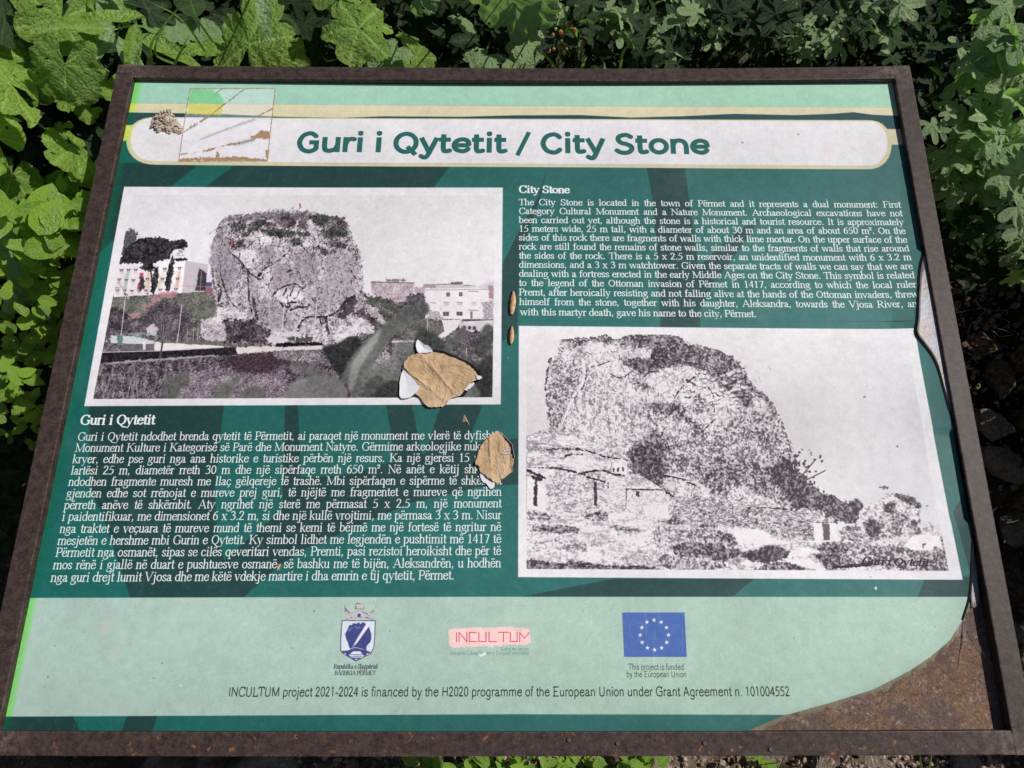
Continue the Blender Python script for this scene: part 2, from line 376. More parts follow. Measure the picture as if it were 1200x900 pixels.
# colour kept unfaded along the left rebate
sl = box(-40, 80, 175, 870); X = PX[sl]; Y = PY[sl]
edge = 160.5 - (Y - 90) * .2045
m = np.clip((edge + 9.5 + 1.0 * noise('mid', sl) * .6 - X) / 7, 0, 1)
src = IMG[sl]; lum = src.mean(-1, keepdims=True)
green = np.where(lum > .58, np.where(src[..., :1] > .8, np.array([.86, .84, .22]), np.array([.42, .80, .34])), np.array([.03, .40, .27])).astype(np.float32)
mm = (m * np.where(lum[..., 0] > .4, .80, .45))[..., None]
IMG[sl] = src * (1 - mm) + green * mm
# the square where a sticker was scraped off
paint([(220.5, 104.5), (322, 104), (314, 188.5), (211, 188.5)], (233, 229, 240), a=.35, soft=.5)
paint([(222, 105), (232, 103.5), (246, 105), (257, 110), (262, 118), (261, 123), (220.5, 121.5)], (122, 196, 138), soft=1.0, rough=.5, a=.9)
paint([(220.5, 121.5), (261.5, 122.5), (258, 135), (219.5, 133.5)], (208, 200, 104), soft=1.0, rough=.5, a=.9)
glue = (164, 134, 104)
for p, w in [([(222, 104), (321, 103.6)], 1.0), ([(222, 104), (209.5, 188.6)], .9), ([(322.5, 104), (319, 135), (313, 189)], 1.1), ([(210, 189), (313, 188.4)], 1.3)]:
    line(p, w, glue, curve=False, rough=.15)
line([(287, 104), (262, 123), (241, 139), (216, 155)], 1.2, (150, 138, 96), rough=.3); line([(260, 104.5), (253, 109)], 1, (120, 150, 110))
line([(244, 136), (217, 153)], .9, (165, 140, 125), rough=.5)
line([(319, 128), (302, 136)], 1.3, glue, rough=.3); line([(298, 140), (270, 150), (236, 163)], .9, (150, 140, 145), rough=1.1, rk='grit')
line([(214, 181), (240, 177), (262, 171), (280, 168)], 1.5, glue, rough=.9, rk='mid'); line([(280, 168), (296, 164)], 1.8, (100, 85, 85), rough=1.5, rk='grit')
paint([(294, 160), (303, 156), (306, 151.5), (309, 154), (316.5, 154), (315.5, 163), (305, 162), (297, 163.5)], glue, rough=.7)
paint([(312, 176), (316, 176), (314.5, 187), (311, 184)], glue, rough=.5)
paint([(210, 186), (226, 185.5), (252, 184), (256, 176), (257, 184), (285, 184), (313, 187), (312, 188.8), (210, 188.8)], glue, rough=.6)
# title
TC = (44, 98, 94)
text('Guri i Qytetit / City Stone', 346.3, 177.9, 832.5, 180.6, .0395, 'title', TC)

# ---- photographs printed on the sheet ----------------------------------------------------------------------
def clipmask(pts):
    m = np.zeros((AH, AW), np.float32); sl = box(min(p[0] for p in pts), min(p[1] for p in pts), max(p[0] for p in pts), max(p[1] for p in pts))
    m[sl] = np.clip(.5 - sdf(PX[sl], PY[sl], pts), 0, 1); return m
def tex(ramp, gain=.22, bias=.5, kinds=(('mid', 1.0),), off=0):
    def f(sl, X, Y):
        n = sum(noise(k, slice_off(sl, off)) * w for k, w in kinds) / math.sqrt(sum(w * w for k, w in kinds))
        return ramp(bias + gain * n)
    return f
def slice_off(sl, o):
    return (slice(sl[0].start + o * 37, sl[0].stop + o * 37), slice(sl[1].start + o * 91, sl[1].stop + o * 91))
def T(ox, oy, k):                                  # reading points off an enlarged view of the print
    return lambda *v: [(ox + v[i] / k, oy + v[i + 1] / k) for i in range(0, len(v), 2)]
def scatter(poly, n, r0, r1, c, a=1.0, rough=.5, seed=0, asp=1.0):
    g = random.Random(seed); xs = [p[0] for p in poly]; ys = [p[1] for p in poly]; P = poly
    def inside(x, y):
        r = False
        for i in range(len(P)):
            (x1, y1), (x2, y2) = P[i - 1], P[i]
            if (y1 > y) != (y2 > y) and x < (x2 - x1) * (y - y1) / (y2 - y1) + x1: r = not r
        return r
    k = 0
    for _ in range(n * 6):
        x = g.uniform(min(xs), max(xs)); y = g.uniform(min(ys), max(ys))
        if inside(x, y):
            r = g.uniform(r0, r1); cc = c[g.randrange(len(c))] if isinstance(c, list) else c
            paint(ell(x, y, r * g.uniform(.8, 1.5) * asp, r * g.uniform(.6, 1.1), 7, g.uniform(-.4, .4)), cc, rough=rough, a=a, soft=.5); k += 1
            if k >= n: break
# colour photograph of the stone
paint([(145.7, 219), (589.3, 220), (586.8, 474), (98.6, 476)], None, fill=paper)
P1 = [(156, 228), (580.5, 229), (576.8, 465.3), (109.4, 467.4)]
CLIP = clipmask(P1)
paint(P1, None, fill=lerp_fill((219, 216, 219), (220, 217, 219), 150, 580, grain=.008, na=.008))
A1 = T(100, 240, 7.5); A2 = T(100, 360, 7.5); C1 = T(240, 240, 6); D1 = T(250, 340, 6); E1 = T(410, 310, 6)
land = col((44, 40, 46), (88, 82, 86), (128, 120, 124), (188, 178, 184))
paint([(100, 346), (210, 342), (250, 340), (300, 370), (430, 352), (450, 346), (500, 350), (590, 372), (590, 480), (90, 480)], None, rough=.8, fill=tex(land, .2, .45, (('lump', 1), ('fine', .7))))
paint(E1(850, 175, 930, 140, 1020, 120, 1020, 200), (205, 203, 210), soft=1.5)
# buildings left
paint(A1(295, 515, 480, 512, 880, 490, 850, 775, 232, 815), (224, 216, 219), fill=lerp_fill((222, 213, 216), (228, 221, 224), 135, 217, na=.015))
paint(A1(880, 490, 1078, 525, 1062, 760, 850, 775), (192, 184, 193)); paint(A1(905, 620, 935, 610, 920, 770, 880, 770), (206, 178, 172), a=.7, soft=1)
paint(A1(1000, 555, 1072, 605, 1055, 757, 968, 757), (78, 62, 72), rough=.3); line(A1(1020, 580, 1010, 750), .6, (170, 160, 170)); line(A1(850, 712, 1100, 722), .6, (190, 120, 125))
paint(A1(1062, 680, 1122, 680, 1122, 718, 1056, 716), (62, 84, 146)); paint(A1(1056, 716, 1124, 718, 1128, 790, 1060, 775), (160, 92, 104)); paint(A1(1065, 610, 1110, 615, 1118, 680, 1065, 680), (214, 208, 222))
for q, c in [((365, 595, 390, 600, 375, 660, 362, 750, 330, 750, 350, 660), (168, 202, 178)), ((480, 600, 512, 600, 508, 655, 478, 652), (214, 40, 84)), ((465, 690, 490, 690, 482, 748, 456, 745), (206, 50, 92)),
             ((540, 600, 570, 600, 570, 735, 535, 740), (232, 190, 172)), ((812, 590, 840, 590, 822, 735, 780, 735, 800, 660), (230, 192, 176)), ((690, 600, 655, 740, 640, 740, 655, 640), (214, 216, 176))]:
    paint(A1(*q), c, soft=.8)
for x, y in [(320, 580), (383, 578), (445, 576), (700, 567), (830, 560), (300, 662), (362, 666), (425, 668), (548, 657), (680, 656), (812, 653), (285, 757), (348, 757), (412, 760), (475, 762), (537, 757), (662, 750), (797, 745)]:
    g = 10 if y < 740 else 8
    line(A1(x - 17, y - g, x + 17, y - g), .9, (108, 98, 104), curve=False); paint(A1(x - 14, y - g, x + 12, y - g, x + 10, y + g, x - 14, y + g), (96, 88, 96), a=.85, soft=.4)
    line(A1(x - 3, y - g, x - 4, y + g + 6), .5, (215, 205, 210), curve=False); line(A1(x - 15, y + g + 12, x + 12, y + g + 12), .5, (160, 150, 156), curve=False)
pine = col((34, 33, 38), (56, 54, 60), (84, 82, 88)); pf = tex(pine, .25, .45, (('lump', 1), ('mid', .7)))
paint(A1(338, 245, 405, 208, 445, 235, 462, 290, 440, 330, 380, 400, 300, 515, 300, 480, 325, 370), None, fill=tex(col((52, 50, 58), (90, 88, 96), (150, 146, 152)), .3, .45, (('fine', 1),)), rough=1.1)
paint(A1(350, 400, 400, 350, 460, 300, 560, 292, 680, 284, 730, 310, 770, 322, 860, 306, 905, 350, 880, 382, 800, 392, 750, 425, 740, 472, 640, 500, 600, 522, 612, 562, 540, 586, 485, 550, 500, 515, 400, 512, 300, 517, 310, 450),
      None, fill=pf, rough=.8, curve=True)
line(A1(575, 570, 590, 700, 598, 780), 1.8, (62, 56, 60)); paint(A1(605, 565, 640, 545, 648, 600, 634, 720, 600, 786, 572, 755, 585, 640), None, fill=pf, rough=.5)
paint(A1(765, 445, 786, 480, 772, 600, 742, 757, 706, 757, 700, 680, 730, 540), None, fill=pf, rough=.5); paint(A1(780, 475, 880, 462, 912, 490, 800, 492), None, fill=pf, rough=.5)
line(A1(860, 380, 815, 440), .6, (90, 84, 90)); scatter(A1(790, 400, 860, 400, 870, 445, 800, 450), 8, .8, 1.6, (110, 104, 110), a=.7)
paint(A1(480, 640, 520, 630, 520, 730, 490, 750, 475, 700), (72, 62, 70), rough=.8)
scatter(A1(250, 690, 320, 660, 330, 740, 255, 780), 12, .8, 1.6, (170, 150, 156), a=.6)
# slope, steps and planting on the left
gr = tex(col((72, 82, 66), (108, 116, 94), (150, 152, 138)), .22, .5, (('fine', 1), ('mid', .6)))
paint([(128, 350), (180, 349), (176, 362), (165, 372), (128, 372)], None, fill=gr, rough=.5)
paint([(178, 366), (212, 345), (243, 343), (258, 360), (262, 380), (220, 392), (180, 388)], None, fill=gr, rough=.8)
scatter([(110, 345), (176, 343), (178, 349), (110, 352)], 26, .6, 1.3, [(90, 80, 86), (200, 190, 196), (70, 60, 66)], a=.8)
for q in [(178, 348, 188, 345, 188, 353, 178, 357), (188, 343, 208, 341, 207, 348, 188, 350), (168, 357, 180, 354, 176, 366, 167, 364), (140, 371, 165, 365, 163, 372, 140, 378)]:
    paint(T(0, 0, 1)(*q), (196, 122, 130), rough=.7, soft=.8, a=.85)
bare = col((52, 42, 52), (96, 82, 94), (142, 128, 140))
paint([(163, 375), (178, 360), (200, 354), (222, 362), (228, 380), (216, 392), (190, 398), (170, 392)], None, fill=tex(bare, .25, .42, (('fine', 1), ('mid', .8))), rough=2.4, soft=1.2, curve=True, a=.92)
paint([(118, 360), (140, 358), (152, 372), (156, 390), (118, 392)], None, fill=tex(bare, .25, .35, (('mid', 1),)), rough=1.6, soft=1)
paint([(172, 384), (180, 380), (186, 386), (180, 393), (171, 390)], (196, 184, 192), rough=.8)
paint([(236, 376), (248, 372), (264, 372), (266, 398), (252, 402), (240, 400), (235, 388)], None, fill=tex(col((120, 108, 116), (180, 168, 176), (214, 204, 210)), .25, .55), rough=1)
paint([(186, 399), (262, 400), (262, 406), (186, 404)], (112, 118, 96), rough=.5)
paint([(130, 393), (158, 394), (181, 400), (181, 404), (130, 402)], (196, 206, 204), rough=.3); line([(150, 392), (182, 392), (182, 399)], 3, (150, 190, 178), a=.6, rough=.8)
paint([(181, 401), (215, 403), (262, 405.5), (262, 408), (186, 412), (180, 410)], (224, 218, 221), rough=.3)
paint([(142, 404), (181, 403), (181, 411), (142, 412)], (112, 100, 106), rough=.4); paint([(137, 392), (144.5, 392), (143.5, 406), (138, 404)], (84, 146, 128), rough=.3); paint([(167.5, 400.5), (171, 400.5), (170.5, 410), (167.5, 410)], (222, 214, 218))
paint([(118, 413.5), (190, 411.5), (262, 407.5), (278, 407), (278, 416), (262, 416), (190, 421), (117, 425)], (42, 38, 44), fill=tex(col((28, 26, 30), (52, 46, 52), (110, 98, 106)), .2, .35, (('fine', 1),)), rough=.3)
line([(118, 413), (190, 411), (262, 407)], .8, (200, 190, 195), curve=False)
line([(112, 429), (145, 424.5), (190, 421), (250, 417)], 2.6, (160, 146, 152), rough=.5)
paint([(277, 406.5), (385, 405), (386, 409), (340, 411), (277, 415)], (216, 206, 208), rough=.6)
for p in [[(147, 348), (144.5, 372), (142, 393)], [(213, 358), (210, 385), (207.5, 402)]]: line(p, 1.0, (200, 192, 198), curve=False)
line([(191, 392), (190, 405), (187.5, 420)], 2.2, (92, 78, 84)); 
for i in range(26):
    g = random.Random(i); x = g.uniform(172, 212); line([(190, 398), ((x + 190) / 2 + g.uniform(-4, 4), 384), (x, g.uniform(362, 380))], .6, g.choice([(140, 126, 138), (70, 58, 68)]), a=.7)
for x in (219.5, 227, 232): line([(x, 385), (x - .5, 399)], .8, (170, 160, 164), curve=False)
# thicket along the bottom
th = col((38, 32, 40), (82, 68, 80), (128, 112, 124), (186, 168, 180))
paint([(108, 428), (150, 426), (200, 423), (300, 414), (400, 412), (420, 470), (100, 472)], None, fill=tex(th, .25, .42, (('mid2', 1), ('fine', .9))), rough=1)
for i in range(70):
    g = random.Random(100 + i); x = g.uniform(110, 200); y = g.uniform(428, 450)
    line([(x, y), (x + g.uniform(-5, 3), y + 9), (x + g.uniform(-9, 2), y + g.uniform(16, 30))], .7, g.choice([(178, 160, 172), (150, 134, 146), (60, 48, 58)]), a=.6)
paint([(200, 440), (250, 432), (330, 436), (345, 470), (205, 470)], None, fill=tex(col((80, 62, 76), (140, 118, 134), (198, 178, 190)), .28, .5, (('fine', 1), ('mid', .7))), rough=2, soft=2, a=.8)
paint([(268, 420), (290, 415), (330, 412), (335, 426), (312, 438), (280, 436), (262, 430)], None, fill=tex(col((44, 26, 36), (84, 56, 70), (130, 100, 116)), .25, .4, (('fine', 1),)), rough=1.6, soft=1.2)
line([(300, 404), (318, 402), (330, 406)], 3.5, (180, 140, 144), rough=1.2, a=.8)
# the stone
rock = col((56, 46, 56), (124, 112, 120), (176, 166, 174), (208, 200, 206), (228, 222, 226))
RK = C1(150, 82, 200, 68, 330, 60, 440, 56, 490, 28, 540, 40, 600, 30, 640, 40, 740, 42, 820, 65, 900, 75, 975, 85, 1020, 160, 1045, 240, 1090, 330, 1110, 430, 1115, 560, 1120, 640, 1140, 700, 1190, 760,
        1150, 850, 1000, 900, 900, 980, 500, 990, 300, 920, 330, 820, 200, 750, 100, 700, 60, 640, 40, 480, 38, 370, 60, 240, 85, 170, 110, 120)
def rockfill(sl, X, Y):
    n = (noise('ink', sl) * .7 + noise('vert', sl) * .7 + noise('lump', sl) * 1.1 + noise('soft', sl) * .5) / 1.6
    r1 = np.abs(noise('lump2', sl) + .35 * noise('ink', sl)); r2 = np.abs(noise('vert', slice_off(sl, 5)) + .3 * noise('ink', slice_off(sl, 3)))
    cr_ = np.clip(1 - r1 / .16, 0, 1) * .55 + np.clip(1 - r2 / .12, 0, 1) * .35
    up = np.clip((r1 - .2), 0, .6) * .28
    return rock(.47 + .17 * n + up - .36 * cr_ - .10 * np.clip(np.abs(X - 335) / 85, 0, 1) ** 2)
paint(RK, None, fill=rockfill, rough=.6)
def shade(pts, c, a, soft=3, rough=1.5, curve=True): paint(pts, c, soft=soft, rough=rough, a=a, curve=curve)
for q, c, a in [((60, 260, 130, 160, 190, 300, 240, 420, 220, 560, 150, 640, 90, 560, 50, 420), (140, 128, 142), .55), ((290, 480, 340, 470, 380, 560, 400, 760, 330, 800, 300, 640), (150, 138, 148), .5),
                ((470, 440, 560, 420, 660, 470, 700, 560, 620, 570, 520, 620, 470, 600), (146, 130, 142), .6), ((640, 330, 760, 340, 800, 480, 760, 560, 690, 520, 620, 420), (138, 122, 136), .55),
                ((860, 340, 1000, 340, 1080, 460, 1060, 600, 950, 700, 820, 760, 720, 700, 760, 580, 850, 480), (158, 146, 156), .55), ((380, 300, 470, 290, 500, 380, 430, 440), (128, 114, 126), .5),
                ((380, 680, 480, 670, 600, 760, 620, 860, 480, 880, 400, 800), (134, 120, 130), .5)]: shade(C1(*q), c, a)
for q in [(500, 600, 540, 590, 600, 600, 690, 620, 700, 660, 620, 690, 540, 680, 505, 650), (410, 470, 480, 425, 470, 520, 440, 620, 415, 560), (200, 340, 300, 300, 360, 330, 370, 420, 300, 440, 240, 370),
          (300, 230, 420, 180, 480, 240, 420, 290, 340, 260), (640, 250, 760, 250, 840, 290, 720, 310), (980, 790, 1080, 790, 1180, 850, 1170, 900, 980, 900), (90, 720, 200, 730, 330, 790, 300, 830, 60, 830)]:
    paint(C1(*q), None, fill=tex(col((168, 158, 166), (226, 220, 224), (238, 232, 236)), .22, .6), rough=1.0, soft=1.5, a=.85)
vg = tex(col((36, 40, 38), (64, 70, 64), (104, 104, 100)), .25, .45, (('mid', 1), ('fine', .7))); vp = tex(col((52, 34, 42), (92, 66, 76), (130, 104, 112)), .25, .5, (('mid', 1), ('fine', .7)))
paint(C1(150, 85, 330, 62, 480, 40, 640, 45, 820, 68, 975, 90, 1030, 200, 980, 150, 880, 140, 760, 110, 640, 120, 500, 110, 380, 110, 260, 110, 160, 120), None, fill=tex(col((80, 74, 78), (120, 112, 116), (170, 160, 166)), .28, .4, (('mid', 1), ('fine', .8))), rough=1.3, soft=1.2, a=.9)
for q, f in [((190, 140, 240, 125, 285, 150, 270, 178, 210, 175), vg), ((300, 170, 330, 130, 400, 95, 430, 110, 410, 155, 350, 185, 305, 195), vg), ((410, 130, 470, 125, 500, 150, 450, 165, 415, 160), vp), ((520, 90, 590, 75, 640, 105, 640, 150, 570, 160, 525, 140), vp),
             ((395, 175, 470, 165, 560, 170, 640, 200, 630, 228, 540, 232, 440, 215), vg), ((650, 185, 700, 178, 735, 205, 690, 222, 655, 210), vg), ((600, 245, 650, 225, 690, 255, 670, 285, 610, 275), vg), ((650, 130, 720, 125, 700, 170, 655, 168), vp),
             ((745, 75, 860, 75, 870, 130, 800, 150, 760, 110), vg), ((830, 180, 900, 140, 980, 150, 1010, 190, 960, 230, 870, 235, 835, 215), vg), ((915, 100, 980, 95, 1000, 170, 950, 160), vp), ((215, 265, 260, 252, 282, 280, 250, 305, 220, 300), vg),
             ((168, 258, 205, 245, 215, 300, 180, 310), tex(col((96, 44, 50), (146, 84, 88)), .2, .5)), ((880, 260, 960, 250, 1000, 290, 960, 310, 900, 290), vp), ((260, 200, 310, 190, 300, 225, 260, 220), vg), ((810, 310, 860, 315, 850, 345, 815, 335), vg), ((750, 290, 810, 290, 800, 315, 755, 312), vp)]:
    paint(C1(*q), None, fill=f, rough=1.3, soft=1.1, a=.9, curve=True)
for q, w in [((195, 350, 240, 385, 280, 440, 330, 490, 375, 520), 2.0), ((300, 470, 305, 560, 315, 680, 330, 760), 1.7), ((375, 500, 400, 465, 450, 430, 520, 390, 580, 340), 1.2), ((380, 500, 395, 480), 3), ((340, 660, 350, 720, 370, 800), 3.2),
             ((55, 490, 70, 580, 100, 650, 95, 690), 1.2), ((95, 560, 115, 600, 100, 660), 2.2), ((110, 480, 130, 560, 160, 640, 205, 710), 1.4), ((480, 640, 510, 600, 570, 570, 640, 560, 690, 590), 1.6), ((555, 640, 575, 590), 1.4), ((600, 640, 620, 590), 1.4),
             ((450, 560, 480, 500), .8), ((340, 430, 345, 380, 370, 370), .6), ((530, 690, 560, 715, 600, 710, 590, 690, 640, 685), 2.4), ((610, 740, 650, 720, 690, 722), 2.6), ((700, 720, 735, 705), 2.2),
             ((660, 860, 690, 810, 740, 785, 800, 790, 880, 780, 930, 750, 970, 700, 1010, 655, 1055, 645), 2.2), ((940, 790, 960, 740, 990, 690, 1030, 650), 3.4), ((850, 800, 860, 880), 3.5), ((810, 800, 820, 850), 1.6),
             ((580, 470, 640, 450, 660, 440), 1.0), ((680, 290, 720, 330), 1.0), ((740, 240, 790, 290, 840, 350), .9), ((390, 240, 380, 290), .7), ((530, 250, 510, 310), .7), ((1030, 460, 1060, 520, 1100, 520), .8), ((280, 320, 350, 250), .7), ((830, 590, 800, 670), .7), ((430, 740, 400, 810), 1)]:
    line(C1(*q), w, (46, 36, 46), rough=.45, a=.85)
for i in range(230):   # branching cracks and ledges running down the stone
    g = random.Random(1300 + i); x = g.uniform(250, 424); y = g.uniform(262, 378)
    if x < 262 and y > 350: continue
    p_ = [(x, y)]; an = 1.57 + g.uniform(-.9, .9) if i % 4 else g.uniform(-.4, .5)
    for k in range(g.randrange(3, 7)): an += g.uniform(-.5, .5); p_.append((p_[-1][0] + 2.4 * math.cos(an), p_[-1][1] + 2.4 * math.sin(an)))
    w_ = g.uniform(.5, 1.3); line([(q_[0] + .8, q_[1] + .5) for q_ in p_], w_ * .9, (226, 220, 224), a=.45, rough=.3, taper=True); line(p_, w_, (66, 54, 64), a=g.uniform(.45, .85), rough=.35, taper=True)
for i in range(90):
    g = random.Random(300 + i); x = g.uniform(262, 420); y = g.uniform(285, 375)
    line([(x, y), (x + g.uniform(-3, 3), y + g.uniform(2, 5)), (x + g.uniform(-4, 4), y + g.uniform(4, 10))], .6, g.choice([(84, 72, 82), (232, 226, 230), (100, 88, 98)]), a=.5)
paint(D1(60, 210, 180, 205, 300, 215, 400, 290, 370, 365, 250, 370, 100, 360, 90, 280), None, fill=tex(col((40, 30, 38), (88, 72, 84), (150, 136, 146)), .27, .38, (('fine', 1), ('mid', .7))), rough=2, soft=1)
paint(D1(370, 340, 450, 325, 530, 345, 520, 365, 400, 368), (206, 198, 204), rough=.6); paint(D1(480, 305, 590, 292, 595, 320, 500, 325), (210, 202, 208), rough=.5)
paint(D1(440, 370, 760, 365, 770, 385, 440, 400), (34, 32, 36), rough=.5); paint(D1(520, 330, 700, 330, 700, 365, 540, 365), (78, 82, 78), rough=.8)
paint(D1(520, 405, 820, 392, 830, 402, 520, 420), (214, 206, 210), rough=.4); paint(D1(420, 425, 740, 425, 800, 470, 740, 510, 560, 500, 430, 470), None, fill=tex(land, .25, .6, (('fine', 1), ('mid', .6))), rough=1)
for p in [D1(500, 110, 478, 320), D1(728, 90, 700, 360), D1(580, 300, 575, 355)]: line(p, 1.1, (206, 198, 206), curve=False)
paint(D1(850, 300, 940, 170, 1060, 205, 1125, 250, 1120, 300, 1000, 320, 880, 400, 850, 360), None, fill=tex(col((120, 104, 114), (196, 186, 192), (226, 218, 222)), .28, .6, (('mid', 1), ('fine', .5))), rough=1)
paint(D1(970, 150, 1050, 135, 1140, 200, 1120, 240, 1060, 200, 980, 170), None, fill=vp, rough=1); paint(D1(880, 180, 940, 60, 1000, 30, 1000, 130, 960, 170, 900, 210), (60, 50, 60), rough=1, a=.8)
paint(D1(1050, 110, 1150, 100, 1200, 150, 1200, 240, 1120, 180), None, fill=tex(col((150, 138, 146), (214, 206, 210)), .3, .5), rough=1)
line([(352, 240.5), (350.5, 245)], .7, (70, 60, 66), curve=False); paint([(350.2, 238.5), (352, 238), (353.3, 243.5), (351.2, 242)], (196, 60, 72), soft=.4)
# town on the right
pk = tex(col((140, 112, 122), (190, 166, 174), (218, 204, 210)), .25, .5, (('fine', 1), ('mid', .6)))
paint(E1(148, 122, 260, 118, 450, 128, 450, 245, 330, 270, 200, 230, 148, 200), None, fill=pk, rough=.4); line(E1(148, 122, 450, 130), .9, (96, 80, 88), curve=False); paint(E1(255, 102, 380, 100, 400, 122, 260, 120), (140, 120, 130), rough=.5)
paint(E1(455, 160, 530, 160, 530, 210, 450, 200), (186, 160, 168), rough=.5); paint(E1(515, 140, 605, 138, 605, 165, 515, 165), (170, 140, 150), rough=.3)
paint(E1(605, 140, 800, 140, 885, 165, 605, 172), (200, 190, 196), rough=.3)
paint(E1(710, 125, 790, 122, 792, 140, 710, 140), (118, 104, 112), rough=.3); line(E1(610, 140, 720, 138), .8, (110, 96, 104)); line(E1(805, 146, 885, 152), .8, (110, 96, 104))
paint(E1(530, 180, 640, 170, 890, 165, 975, 178, 1012, 178, 1012, 385, 530, 382), None, fill=lerp_fill((226, 220, 222), (222, 216, 219), 500, 580, na=.01)); paint(E1(975, 150, 1012, 145, 1012, 240, 975, 238), (188, 130, 142), rough=.4)
line(E1(535, 180, 980, 176), .7, (150, 140, 146), curve=False)
for q in [(678, 197, 703, 226), (768, 195, 792, 224), (655, 332, 697, 362), (750, 332, 792, 360), (848, 330, 862, 380)]: paint(E1(q[0], q[1], q[2], q[1], q[2], q[3], q[0], q[3]), (96, 88, 96), soft=.4); line(E1((q[0] + q[2]) / 2, q[1], (q[0] + q[2]) / 2, q[3]), .4, (180, 170, 176), curve=False)
for q in [(572, 268, 605, 272), (660, 265, 700, 268), (752, 265, 792, 268), (835, 187, 905, 192), (832, 320, 905, 326)]: line(E1(q[0], q[1], q[2], q[3]), .8, (130, 118, 126), curve=False)
for q in [(662, 270, 698, 290), (755, 270, 790, 288), (855, 262, 890, 290)]: paint(E1(q[0], q[1], q[2], q[1], q[2], q[3], q[0], q[3]), (178, 190, 188), soft=.5, a=.8)
paint(E1(930, 270, 1012, 250, 1012, 385, 940, 385), None, fill=tex(col((80, 74, 84), (160, 150, 158), (214, 208, 212)), .3, .5, (('fine', 1),)), rough=1.4, soft=1, a=.8)
grn = tex(col((54, 56, 52), (92, 94, 84), (140, 138, 132)), .25, .45, (('fine', 1), ('lump', .8)))
paint(E1(100, 215, 220, 225, 330, 270, 380, 290, 470, 360, 330, 420, 240, 380, 190, 310, 110, 250), None, fill=grn, rough=1.2)
paint(E1(410, 220, 470, 200, 530, 210, 520, 270, 550, 310, 540, 360, 420, 340, 380, 270), None, fill=tex(col((50, 46, 56), (98, 88, 100), (140, 128, 138)), .25, .42, (('fine', 1), ('lump', .8))), rough=1.2)
paint(E1(545, 320, 640, 320, 650, 380, 600, 400, 545, 370), None, fill=tex(col((120, 104, 110), (170, 156, 162), (220, 212, 216)), .3, .5, (('fine', 1),)), rough=1.3, soft=1, a=.9); line(E1(608, 430, 606, 370), 1, (100, 88, 92))
paint(E1(330, 400, 440, 375, 560, 385, 650, 420, 665, 465, 620, 520, 420, 530, 320, 480), None, fill=tex(col((64, 66, 58), (106, 106, 94), (150, 146, 138)), .22, .48, (('fine', 1), ('mid', .7))), rough=.8)
paint(E1(640, 388, 790, 385, 760, 440, 700, 490, 640, 520, 610, 510, 665, 465, 655, 420), (222, 216, 218), rough=.4)
paint(E1(770, 408, 1012, 392, 1012, 460, 960, 500, 900, 500, 770, 440), (206, 198, 202), rough=.4); line(E1(775, 406, 1008, 396), 1.2, (222, 214, 216), curve=False)
for x, y in [(842, 445), (875, 447), (805, 445)]: paint(E1(*sum([[x + 14 * math.cos(a), y + 15 * math.sin(a)] for a in np.linspace(0, 6.28, 9)], [])), (84, 74, 82), soft=.5)
paint(E1(780, 480, 900, 460, 940, 520, 900, 600, 780, 600, 740, 540), None, fill=tex(bare, .28, .5, (('fine', 1), ('mid', .7))), rough=1.6)
line(E1(548, 320, 545, 490), 1, (184, 176, 182), curve=False); line(E1(440, 370, 442, 415), .7, (170, 166, 164), curve=False)
line(E1(820, 590, 818, 680), 1.1, (190, 182, 186), curve=False); line(E1(300, 543, 450, 538), 2, (204, 196, 200), rough=.3)
paint(E1(130, 640, 250, 610, 340, 660, 330, 740, 200, 740, 130, 720), None, fill=tex(col((70, 56, 68), (170, 158, 166), (224, 216, 220)), .35, .5, (('fine', 1), ('mid', .5))), rough=1.2)
# blurred leaves near the lens of that photograph
def bl(pts, c, a=.95, soft=3.0): paint(pts, None, fill=tex(col([v * .82 for v in c], c, [min(255, v * 1.16) for v in c]), .22, .5, (('cloud', 1), ('soft', 1))), soft=soft, a=a, curve=True)
bl([(436, 475), (445, 430), (480, 412), (530, 416), (585, 405), (590, 480), (500, 480)], (92, 92, 90), .38, 8)
bl([(402, 440), (440, 425), (470, 420), (475, 450), (460, 475), (420, 475)], (104, 110, 102), .5, 4)
bl([(378, 407), (392, 404), (412, 394), (424, 402), (420, 428), (412, 452), (398, 440), (386, 424)], (46, 50, 47), .97, 1.6)
bl([(404, 464), (400, 445), (408, 425), (424, 404), (448, 382), (474, 362), (498, 354), (502, 366), (482, 380), (458, 396), (440, 424), (426, 446), (414, 466)], (96, 102, 96), .95, 1.8)
bl([(408, 455), (412, 428), (430, 402), (446, 386), (442, 400), (424, 428), (414, 456)], (142, 148, 140), .8, 2)
bl([(337, 455), (350, 444), (375, 440), (398, 446), (412, 463), (402, 472), (340, 472)], (128, 132, 130), .95, 2.5)
bl([(335, 430), (355, 424), (372, 430), (385, 438), (370, 442), (350, 436)], (112, 110, 102), .8, 2)
bl([(250, 472), (256, 455), (270, 444), (280, 443), (274, 457), (262, 472)], (104, 114, 100), .85, 2.2)
bl([(192, 446), (203, 441), (218, 436), (222, 446), (212, 456), (204, 470), (194, 466)], (98, 102, 92), .85, 2)
bl([(282, 460), (300, 452), (312, 460), (306, 470), (284, 471)], (92, 102, 88), .7, 2)
bl([(500, 395), (508, 391), (520, 400), (524, 412), (510, 414), (502, 406)], (66, 78, 68), .9, 1.5); bl([(520, 410), (530, 396), (543, 382), (546, 392), (532, 408), (526, 416)], (92, 98, 90), .85, 1.8)
bl([(564, 388), (570, 380), (578, 384), (580, 398), (572, 402), (565, 398)], (66, 76, 66), .9, 1.5); bl([(476, 412), (488, 404), (490, 414), (478, 426), (470, 424)], (104, 112, 102), .85, 1.5)
